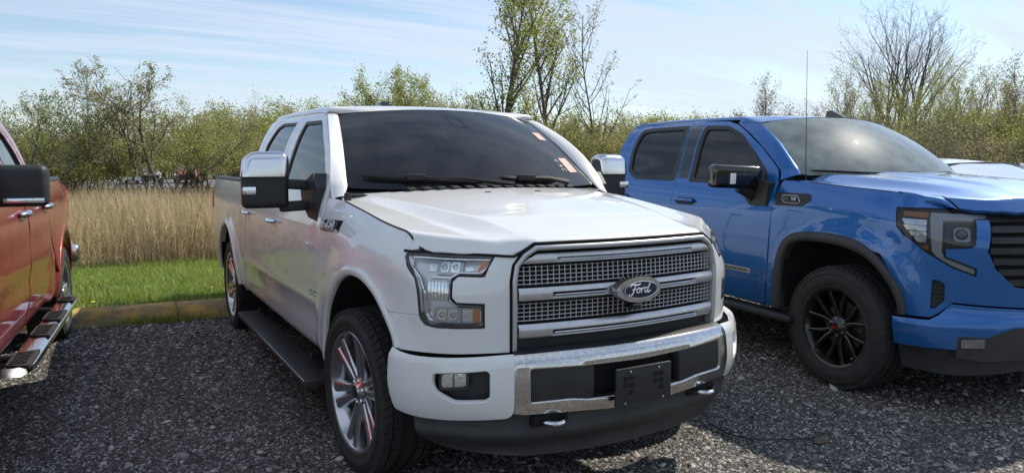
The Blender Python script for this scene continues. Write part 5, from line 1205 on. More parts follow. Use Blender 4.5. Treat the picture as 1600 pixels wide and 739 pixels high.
# ---------------- ground ----------------
def cyl(y0, x): return y0-.10*(x+2.27)          # lines that run along the row of parking bays
def noise_mat(name, cols, scale, rough=.95, detail=8, bump=None, bscale=None):
    m = bpy.data.materials.new(name); m.use_nodes = True; t = m.node_tree; b = t.nodes['Principled BSDF']; b.inputs['Roughness'].default_value = rough; b.inputs['Specular IOR Level'].default_value = .2
    c = t.nodes.new('ShaderNodeTexCoord'); n = t.nodes.new('ShaderNodeTexNoise'); n.inputs['Scale'].default_value = scale; n.inputs['Detail'].default_value = detail; n.inputs['Roughness'].default_value = .65; t.links.new(c.outputs['Object'], n.inputs[0])
    r = t.nodes.new('ShaderNodeValToRGB'); e = r.color_ramp.elements
    while len(e) < len(cols): e.new(.5)
    for i, (p, q) in enumerate(cols): e[i].position = p; e[i].color = (*q, 1)
    t.links.new(n.outputs[0], r.inputs[0]); t.links.new(r.outputs[0], b.inputs['Base Color'])
    if bump:
        n2 = t.nodes.new('ShaderNodeTexNoise'); n2.inputs['Scale'].default_value = bscale or scale*4; n2.inputs['Detail'].default_value = 4; t.links.new(c.outputs['Object'], n2.inputs[0])
        u = t.nodes.new('ShaderNodeBump'); u.inputs['Strength'].default_value = bump[0]; u.inputs['Distance'].default_value = bump[1]; t.links.new(n2.outputs[0], u.inputs['Height']); t.links.new(u.outputs[0], b.inputs['Normal'])
    M[name] = m; return m
def island_mat(name, cols, rough=.8, transl=0, seed_noise=None, spec=.3):
    """every loose piece (stone, leaf, blade) takes its own tone"""
    m = bpy.data.materials.new(name); m.use_nodes = True; t = m.node_tree; b = t.nodes['Principled BSDF']; b.inputs['Roughness'].default_value = rough; b.inputs['Specular IOR Level'].default_value = spec
    g = t.nodes.new('ShaderNodeNewGeometry'); r = t.nodes.new('ShaderNodeValToRGB'); e = r.color_ramp.elements
    while len(e) < len(cols): e.new(.5)
    for i, (p, q) in enumerate(cols): e[i].position = p; e[i].color = (*q, 1)
    t.links.new(g.outputs['Random Per Island'], r.inputs[0]); src = r.outputs[0]
    if seed_noise:
        c = t.nodes.new('ShaderNodeTexCoord'); n = t.nodes.new('ShaderNodeTexNoise'); n.inputs['Scale'].default_value = seed_noise[0]; n.inputs['Detail'].default_value = 3; t.links.new(c.outputs['Object'], n.inputs[0])
        mr = t.nodes.new('ShaderNodeMapRange'); mr.inputs[1].default_value = .35; mr.inputs[2].default_value = .65; mr.inputs[3].default_value = 0; mr.inputs[4].default_value = seed_noise[2]; t.links.new(n.outputs[0], mr.inputs[0])
        x = t.nodes.new('ShaderNodeMix'); x.data_type = 'RGBA'; t.links.new(mr.outputs[0], x.inputs[0]); t.links.new(src, x.inputs[6]); x.inputs[7].default_value = (*seed_noise[1], 1); src = x.outputs[2]
    t.links.new(src, b.inputs['Base Color'])
    if transl:
        tr = t.nodes.new('ShaderNodeBsdfTranslucent'); t.links.new(src, tr.inputs[0]); mx_ = t.nodes.new('ShaderNodeMixShader'); mx_.inputs[0].default_value = transl
        t.links.new(b.outputs[0], mx_.inputs[1]); t.links.new(tr.outputs[0], mx_.inputs[2]); t.links.new(mx_.outputs[0], t.nodes['Material Output'].inputs[0])
    M[name] = m; return m
noise_mat('gravel_ground', [(.30,(.05,.048,.047)),(.5,(.11,.105,.10)),(.68,(.20,.19,.18)),(.8,(.34,.325,.305))], 60, bump=(.9,.02), bscale=90)
noise_mat('meadow', [(.3,(.05,.065,.02)),(.55,(.10,.10,.04)),(.75,(.17,.14,.07))], .35)
noise_mat('turf', [(.3,(.05,.10,.015)),(.6,(.08,.15,.025)),(.8,(.12,.17,.04))], 3)
noise_mat('reed_bed', [(.3,(.12,.095,.055)),(.6,(.20,.16,.095)),(.8,(.26,.21,.13))], 2)
noise_mat('asphalt', [(.3,(.10,.10,.105)),(.7,(.16,.16,.16))], 2)
noise_mat('curb_yellow', [(.30,(.20,.175,.14)),(.44,(.34,.26,.14)),(.54,(.52,.35,.11)),(.68,(.56,.40,.14)),(.82,(.34,.31,.26))], 5, bump=(.5,.012), bscale=30)
island_mat('stones', [(0,(.03,.029,.028)),(.25,(.078,.074,.069)),(.5,(.14,.132,.12)),(.75,(.25,.235,.21)),(.92,(.42,.395,.355)),(1,(.60,.565,.51))], .75, seed_noise=(1.6,(.06,.048,.042),.35))
island_mat('grass_blade', [(0,(.14,.22,.035)),(.45,(.28,.36,.065)),(.8,(.40,.45,.11)),(.93,(.44,.42,.16)),(1,(.52,.46,.27))], .6, .35)
island_mat('reed', [(0,(.26,.18,.09)),(.35,(.50,.38,.21)),(.7,(.68,.54,.33)),(1,(.82,.72,.50))], .7, .2, seed_noise=(.8,(.30,.24,.13),.4))
island_mat('flower', [(0,(.75,.55,.02)),(1,(.8,.6,.05))], .6, .2)
def plane(name, pts, m): 
    o = link(name, mesh(name, pts, [tuple(range(len(pts)))], False), m); o['kind'] = 'structure'; return o
plane('ground', [(-900,-900,-.05),(900,-900,-.05),(900,900,-.05),(-900,900,-.05)], 'meadow')
plane('gravel_lot', [(-40,-30,0),(40,-30,0),(40,cyl(5.40,40),0),(-40,cyl(5.40,-40),0)], 'gravel_ground')
plane('grass_verge', [(-40,cyl(5.60,-40),.115),(40,cyl(5.60,40),.115),(40,cyl(9.2,40),.115),(-40,cyl(9.2,-40),.115)], 'turf')
plane('marsh', [(-40,cyl(9.2,-40),.10),(40,cyl(9.2,40),.10),(40,cyl(24,40),.04),(-40,cyl(24,-40),.04)], 'reed_bed')
plane('far_car_park', [(-30,52,.0),(30,50,.0),(34,80,.0),(-30,84,.0)], 'asphalt')
# curb: worn yellow concrete lengths laid end to end
def curb_piece(x0, x1, rs):
    n = 14; V = []; F = []; prof = [(5.29,-.03),(5.315,.02),(5.33,.065),(5.375,.118),(5.40,.128),(5.50,.135),(5.62,.135),(5.66,.10)]; k = len(prof)
    for i in range(n+1):
        x = x0+(x1-x0)*i/n
        for j, (y, z) in enumerate(prof): V.append((x, cyl(y, x)+rs.uniform(-.005,.005), z+rs.uniform(-.004,.004)))
    for i in range(n):
        for j in range(k-1): F.append((i*k+j, (i+1)*k+j, (i+1)*k+j+1, i*k+j+1))
    F += [tuple(range(k)), tuple(range(n*k, n*k+k))[::-1]]
    return mesh('curb', V, F, True)
rs = random.Random(5)
cb_root = root('concrete_curb', (0,0,0), 0, 'low curb of worn yellow concrete between the gravel and the grass', 'curb')
for i in range(-5, 8): link('curb_length', curb_piece(i*3.0-1.4+.006, i*3.0+1.6-.006, rs), 'curb_yellow', cb_root)
# ---------------- loose gravel, grass, reeds ----------------
def scatter(n, x0, x1, y0, y1): return rng.uniform(x0, x1, n), rng.uniform(y0, y1, n)
def stones(x, y, rad):
    n = len(x)
    base = np.array([[1,.1,-.1],[.3,.85,-.1],[-.75,.65,-.1],[-.9,-.45,-.1],[.35,-.95,-.1],[.2,.25,.7],[-.3,-.2,.6]], float)
    tri = np.array([(0,1,5),(1,2,5),(2,6,5),(2,3,6),(3,4,6),(4,5,6),(4,0,5)])
    k = len(base); V = base[None]*(1+rng.uniform(-.28,.28,(n,k,1))); V = V*np.stack([rng.uniform(.8,1.35,n), rng.uniform(.6,1.0,n), rng.uniform(.4,.8,n)], -1)[:,None]*rad[:,None,None]
    a = rng.uniform(0,6.283,n); c, s = np.cos(a)[:,None], np.sin(a)[:,None]; tl = rng.normal(0,.25,n)[:,None]
    X = V[...,0]; Y = V[...,1]; Z = V[...,2]+tl*X; X, Y = X*c-Y*s, X*s+Y*c
    V = np.stack([X+x[:,None], Y+y[:,None], Z+(rad*.22)[:,None]], -1).reshape(-1,3); F = (tri[None]+(np.arange(n)*k)[:,None,None]).reshape(-1,3)
    return V, F
# visible fan of ground in front of the camera and some more on both sides
n = 420000; x, y = scatter(n, -5.0, 5.2, -1.5, 5.4); keep = (y < cyl(5.27, x)) & (y > -1.6+.0*x); d = np.hypot(x+2.0, y+2.4)
keep &= (d > 2.2) & (rng.uniform(0,1,n) < np.clip(3.7/d, .35, 1)**1.3) 
x, y, d = x[keep], y[keep], d[keep]; rad = .80*(.0058+.0075*rng.power(1.6, len(x))[::-1]*rng.uniform(.4,1,len(x)))*np.clip(d/4.0, 1.22, 1.7); big = rng.uniform(0,1,len(x)) < .03; rad[big] *= rng.uniform(1.6,2.6,big.sum())
V, F = stones(x, y, rad); o = link('gravel', fastmesh('gravel', V, F), 'stones'); o['kind'] = 'stuff'
def stone(x, y, r, label, m='stones', fl=.5):
    g = G(); bm = bmesh.new(); bmesh.ops.create_icosphere(bm, subdivisions=2, radius=r)
    q = random.Random(int(x*977))
    for v in bm.verts: v.co = Vector((v.co.x*1.35, v.co.y*.9, v.co.z*fl))*(1+q.uniform(-.12,.12))
    g.bm(bm); o = g.make('stone', m, None, angle=25, loc=(x, y, r*fl*.55), rot=(0,0,q.uniform(0,3))); return tag(o, label, 'stone')
mat('stone_pale', (.27,.25,.23), .8, noise=(50,(.17,.16,.15),.8,5)); mat('stone_brown', (.12,.085,.065), .85, noise=(50,(.07,.055,.045),.8,5)); mat('stone_ochre', (.16,.145,.075), .85, noise=(50,(.10,.09,.05),.8,5))
stone(-1.709,1.547,.030,'pale flat stone on the gravel in the lower left corner of the lot','stone_pale')
stone(1.331,.042,.034,'brown rounded stone lying just below the black hose','stone_brown', .7)
stone(1.619,-.498,.030,'oval grey stone near the bottom right of the gravel','stone_pale')
stone(1.51,.732,.027,'pale oblong stone halfway between the two front bumpers','stone_pale', .4)
stone(1.78,.62,.026,'ochre stone on the gravel left of the blue truck tyre','stone_ochre', .6)
stone(2.165,.191,.030,'pale flat stone in the shade beneath the blue bumper corner','stone_pale', .35)
tag(G().tube(smooth_path([(.99,.52,.02),(.965,.40,.022),(.972,.33,.02),(1.04,.229,.016),(1.214,.119,.02),(1.344,.077,.02),(1.44,.085,.022),(1.50,.10,.012)], 5), .0045, 6).make('hose', 'hose', None), 'thin black hose lying curved on the gravel between the two trucks', 'hose')
def blades(x, y, z0, h, wd, lean, segs=2, droop=0.0):
    n = len(x); a = rng.uniform(0,6.283,n); la = rng.uniform(0,6.283,n); V = []
    for k in range(segs+1):
        t = k/segs; off = lean*t**1.7*h; w_ = wd*(1-.92*t**1.5)
        cx = x+np.cos(la)*off; cy = y+np.sin(la)*off; cz = z0+h*(t-droop*t*t)
        V += [np.stack([cx-np.cos(a)*w_/2, cy-np.sin(a)*w_/2, cz], -1), np.stack([cx+np.cos(a)*w_/2, cy+np.sin(a)*w_/2, cz], -1)]
    V = np.stack(V, 1); k = 2*(segs+1); F = np.array([(2*i, 2*i+1, 2*i+3, 2*i+2) for i in range(segs)]); F = (F[None]+(np.arange(n)*k)[:,None,None]).reshape(-1,4)
    return V.reshape(-1,3), F
def joinVF(L):
    V = []; F = []; o = 0
    for v, f in L: V.append(v); F.append(f+o); o += len(v)
    return np.concatenate(V), np.concatenate(F)
n = 90000; x, y = scatter(n, -6, 4.5, 4.2, 9.9); k = (y > cyl(5.60, x)) & (y < cyl(9.3, x)); x, y = x[k], y[k]
clump = np.sin(x*3.1+np.sin(y*2.3)*2)*np.sin(y*3.7+x)*.5+.5
V, F = blades(x, y, .11, rng.uniform(.035,.085,len(x))*(.75+.6*clump), rng.uniform(.006,.011,len(x)), rng.uniform(.1,.8,len(x)))
link('lawn_grass', fastmesh('lawn_grass', V, F), 'grass_blade')['kind'] = 'stuff'
x, y = scatter(22, -3.2, 0.6, 5.5, 7.6); k = y > cyl(5.7, x); x, y = x[k], y[k]; V, F = stones(x, y, np.full(len(x), .022)); V[:,2] = V[:,2]*.6+.165; link('dandelions', fastmesh('dandelions', V, F), 'flower')['kind'] = 'stuff'
x = rng.normal(-1.55, .22, 700); y = cyl(5.27, x)+rng.uniform(-.07,.03,700); V, F = blades(x, y, 0, rng.uniform(.03,.10,700), np.full(700,.007), rng.uniform(.2,.9,700)); link('curb_weeds', fastmesh('curb_weeds', V, F), 'grass_blade')['kind'] = 'stuff'
L = []
for n, y0, y1, h0, h1 in ((26000,8.95,11.2,.75,1.22), (20000,11.2,15,.75,1.12), (14000,15,23,.65,1.0)):
    x, y = scatter(n, -9, 6.5, y0-.6, y1+.6); yy = y+.10*(x+2.27); k = (yy > y0) & (yy < y1); x, y = x[k], y[k]; m_ = len(x)
    cl = .5+.5*np.sin(x*2.3+1.3*np.sin(y*1.7))*np.sin(y*1.9+.7*x); h = rng.uniform(h0, h1, m_)*(.72+.3*cl); tall = rng.uniform(0,1,m_) < .015; h[tall] *= 1.25; short = rng.uniform(0,1,m_) < .3; h[short] *= rng.uniform(.35,.8,short.sum())
    L.append(blades(x, y, .08, h, rng.uniform(.007,.015,m_), np.abs(rng.normal(0,.30,m_)), 3))
    b = rng.integers(0, m_, m_//3); L.append(blades(x[b], y[b], .08+h[b]*rng.uniform(.1,.6,len(b)), rng.uniform(.12,.35,len(b)), rng.uniform(.008,.02,len(b)), rng.uniform(.6,2.0,len(b)), 3, .7))
V, F = joinVF(L); link('dry_reeds', fastmesh('dry_reeds', V, F), 'reed')['kind'] = 'stuff'
n = 5000; x, y = scatter(n, -9, 6, 8.2, 9.6); yy = y+.10*(x+2.27); k = (yy > 8.85) & (yy < 9.25); V, F = blades(x[k], y[k], .10, rng.uniform(.06,.25,k.sum()), np.full(k.sum(),.009), rng.uniform(.3,1.2,k.sum())); link('dead_grass', fastmesh('dead_grass', V, F), 'reed')['kind'] = 'stuff'

# ---------------- trees and shrubs ----------------
mat('bark', (.17,.145,.115), .9, noise=(6,(.07,.058,.045),.8,6)); mat('bark_pale', (.27,.235,.19), .9, noise=(6,(.10,.085,.065),.8,6))
island_mat('leaf_olive', [(0,(.20,.20,.06)),(.5,(.33,.33,.10)),(.85,(.45,.43,.16)),(1,(.54,.49,.24))], .55, .4)
island_mat('leaf_green', [(0,(.14,.19,.055)),(.5,(.25,.31,.09)),(1,(.38,.43,.15))], .55, .4)
island_mat('leaf_lime', [(0,(.22,.26,.045)),(.5,(.36,.39,.085)),(1,(.50,.50,.15))], .55, .45)
island_mat('leaf_bud', [(0,(.22,.18,.10)),(.5,(.34,.30,.15)),(1,(.45,.42,.21))], .6, .35)
def grow(seed, H, p):
    """p: dict(lv, n, ratio, ang, r, stems, up, first, jit, seg) -> branch segments and twig sites"""
    q = random.Random(seed); segs = []; tips = []
    def rec(pos, d, L, r, lv):
        k = p['seg'][min(lv, len(p['seg'])-1)]; pts = [(pos, r)]; dd = d.copy()
        for i in range(k):
            dd = (dd+Vector((q.gauss(0,1), q.gauss(0,1), q.gauss(0,1)))*p['jit']+Vector((0,0,p['up'][min(lv, len(p['up'])-1)]))).normalized()
            np_ = pos+dd*(L/k); r2 = r*(1-.72*(i+1)/k) if lv else r*(1-.80*(i+1)/k)
            segs.append((pos, np_, pts[-1][1], r2)); pos = np_; pts.append((pos, r2))
        if lv >= p['lv']: tips.extend([a for a, _ in pts[1:]]); return
        if lv == p['lv']-1: tips.append(pts[-1][0])
        nc = p['n'][min(lv, len(p['n'])-1)]
        for c in range(nc):
            f = p['first'][min(lv, len(p['first'])-1)]; f = f+(1-f)*(c+q.random())/nc; i = min(int(f*k), k-1); fr = f*k-i
            a, ra = pts[i]; b, rb = pts[i+1]; bp = a.lerp(b, fr); bd = (b-a).normalized()
            side = bd.cross(Vector((q.gauss(0,1), q.gauss(0,1), q.gauss(0,1)))).normalized(); ang = p['ang'][min(lv, len(p['ang'])-1)]*q.uniform(.7,1.3)
            nd = (bd*math.cos(ang)+side*math.sin(ang)).normalized(); ln = L*p['ratio'][min(lv, len(p['ratio'])-1)]*q.uniform(.65,1.15)*(1.15-.55*f)
            rec(bp, nd, ln, max((ra*(1-fr)+rb*fr)*.6, p.get('rmin', .005)), lv+1)
    for s in range(p['stems']):
        a = q.uniform(0, 6.28); tilt = p.get('tilt', 0)*q.uniform(.4,1.2); d = Vector((math.cos(a)*math.sin(tilt), math.sin(a)*math.sin(tilt), math.cos(tilt)))
        rec(Vector((math.cos(a)*p.get('base', .0)*q.random(), math.sin(a)*p.get('base', .0)*q.random(), -.1)), d, H*p.get('trunk', .95)*q.uniform(.8,1.05), p['r'], 0)
    return segs, tips
def wood_mesh(name, segs, n=3, thick=1.0):
    A = np.array([tuple(s[0]) for s in segs]); B = np.array([tuple(s[1]) for s in segs]); ra = np.array([s[2] for s in segs])*thick; rb = np.array([s[3] for s in segs])*thick
    d = B-A; d /= np.maximum(np.linalg.norm(d, axis=1), 1e-6)[:,None]; u = np.cross(d, [.31,.22,.92]); u /= np.maximum(np.linalg.norm(u, axis=1), 1e-6)[:,None]; v = np.cross(d, u)
    V = []; 
    for P_, r_ in ((A, ra), (B, rb)):
        for j in range(n): t = 2*math.pi*j/n; V.append(P_+(u*math.cos(t)+v*math.sin(t))*r_[:,None])
    V = np.stack(V, 1); F = np.array([(j, (j+1)%n, n+(j+1)%n, n+j) for j in range(n)]); F = (F[None]+(np.arange(len(A))*2*n)[:,None,None]).reshape(-1,4)
    return fastmesh(name, V.reshape(-1,3), F, True)
def leaf_mesh(name, tips, per, spread, size, seed, zmin=0.3):
    q = np.random.default_rng(seed); T_ = np.repeat(np.array([tuple(t) for t in tips]), per, 0); T_ = T_+q.normal(0, spread, T_.shape); T_ = T_[T_[:,2] > zmin]; n = len(T_)
    a = q.normal(0,1,(n,3)); a /= np.linalg.norm(a, axis=1)[:,None]; b = np.cross(a, q.normal(0,1,(n,3))); b /= np.maximum(np.linalg.norm(b, axis=1), 1e-6)[:,None]; s = (size*q.uniform(.55,1.25,n))[:,None]
    V = np.stack([T_-a*s*.6, T_+b*s*.38, T_+a*s*.6, T_-b*s*.38], 1); F = np.arange(4*n).reshape(n,4)
    return fastmesh(name, V.reshape(-1,3), F)
TEMPL = {}
def template(key, seed, H, p, wood, leaf, per, spread, size, thick=1.0, sides=3, zmin=.3):
    segs, tips = grow(seed, H, p); top = max(s[1].z for s in segs); f = H/top
    segs = [(a*f, b*f, r0, r1) for a, b, r0, r1 in segs]; tips = [t*f for t in tips]
    if key.startswith(('thicket', 'spreading')): segs = [s for s in segs if max(s[0].z, s[1].z) > 1.75 or s[2] > (.06 if key[0] == 's' else .022)]
    wm = wood_mesh('trunk', segs, sides, thick); wm.materials.append(M[wood]); lm = None
    if per: 
        if per < 1: q = random.Random(seed+1); tips = [t for t in tips if q.random() < per]
        lm = leaf_mesh('crown', tips, max(1, int(per)), spread, size, seed, zmin); lm.materials.append(M[leaf])
    TEMPL[key] = (wm, lm, H)
def plant(name, key, x, y, H, label, cat, group=None, rz=None, wide=1.0):
    wm, lm, H0 = TEMPL[key]; s = H/H0; o = root(name, (x, y, 0), rnd_.uniform(0, 6.28) if rz is None else rz, label, cat, group); o.scale = (s*wide, s*wide, s)
    a = bpy.data.objects.new('trunk', wm); C.objects.link(a); a.parent = o
    if lm: b = bpy.data.objects.new('crown', lm); C.objects.link(b); b.parent = o
    return o
rnd_ = random.Random(11)
pS = dict(lv=4, n=[8,6,5,4], ratio=[.66,.58,.5,.45], ang=[.85,.7,.7,.7], r=.075, stems=4, tilt=.75, up=[.03,.05,.05,.03], first=[.15,.15,.15,.1], jit=.12, seg=[8,6,5,4,3], trunk=.62)
template('spreading', 21, 5.7, pS, 'bark', 'leaf_olive', .8, .05, .050, thick=1.45)
template('spreading_b', 25, 5.0, dict(pS, lv=3, stems=4, n=[8,6,5]), 'bark', 'leaf_green', 2, .10, .06)
pP = dict(lv=3, n=[26,6,4], ratio=[.34,.45,.5], ang=[.75,.6,.7], r=.13, stems=1, up=[.03,.12,.07], first=[.16,.15,.1], jit=.045, seg=[14,6,4,3])
template('poplar', 34, 12, dict(pP, stems=1, n=[30,6,4], ang=[.6,.55,.6]), 'bark', 'leaf_lime', 3, .15, .10, sides=4)
template('poplar_b', 37, 12, dict(pP, n=[24,6,4]), 'bark', 'leaf_lime', 3, .15, .10, sides=4)
template('thin_tree', 41, 10, dict(pP, n=[20,5,3], r=.08, ratio=[.36,.4,.5]), 'bark', 'leaf_lime', 1, .08, .08, sides=4)
pB = dict(lv=4, n=[8,7,6,4], ratio=[.62,.6,.55,.5], ang=[.45,.5,.55,.6], r=.20, stems=3, tilt=.16, base=.5, up=[.06,.10,.08,.05], first=[.30,.25,.2,.2], jit=.07, seg=[9,7,5,4,3], trunk=.85)
template('bare_tree', 20, 12, dict(pB, n=[7,5,5,3], ang=[.55,.55,.6,.6], rmin=.006), 'bark', 'leaf_bud', .12, .05, .05, thick=.9)
template('bare_tree_b', 23, 12, dict(pB, n=[7,5,5,3], ang=[.55,.55,.6,.6], rmin=.006), 'bark', 'leaf_bud', .12, .05, .05, thick=.9)
pSap = dict(lv=2, n=[22,6], ratio=[.30,.45], ang=[.6,.6], r=.065, stems=1, up=[.03,.12,.06], first=[.12,.15], jit=.05, seg=[12,5,3])
for i in range(3): template('sapling%d' % i, 60+i, 8, dict(pSap, stems=1+i), 'bark_pale', ('leaf_olive','leaf_lime','leaf_bud')[i], 2, .10, .075, sides=3)
pBu = dict(lv=3, n=[8,6,4], ratio=[.55,.55,.5], ang=[.7,.7,.8], r=.05, stems=7, tilt=.65, base=.8, up=[.04,.06,.04], first=[.12,.15,.1], jit=.14, seg=[6,5,4,3])
template('bush_olive', 70, 3.2, pBu, 'bark', 'leaf_olive', 2, .11, .062, zmin=.1)
template('bush_green', 71, 3.2, dict(pBu, stems=8), 'bark', 'leaf_green', 2, .12, .062, zmin=.1)
template('bush_lime', 72, 3.2, dict(pBu, tilt=.5), 'bark', 'leaf_lime', 2, .11, .062, zmin=.1)
template('bush_twiggy', 73, 3.2, dict(pBu, stems=9), 'bark_pale', 'leaf_bud', 1, .10, .055, zmin=.1)
for c_, l_, sd_ in (('olive','leaf_olive',90),('lime','leaf_lime',91),('green','leaf_green',92)): template('thicket_'+c_, sd_, 4.4, dict(pBu, stems=6, tilt=.42, n=[9,6,4]), 'bark', l_, 2, .12, .062, zmin=1.75)
template('round_tree', 80, 8, dict(lv=3, n=[12,7,5], ratio=[.5,.5,.5], ang=[.7,.6,.7], r=.13, stems=2, tilt=.2, up=[.03,.08,.06], first=[.3,.2,.1], jit=.09, seg=[9,6,4,3]), 'bark', 'leaf_lime', 2, .18, .11)
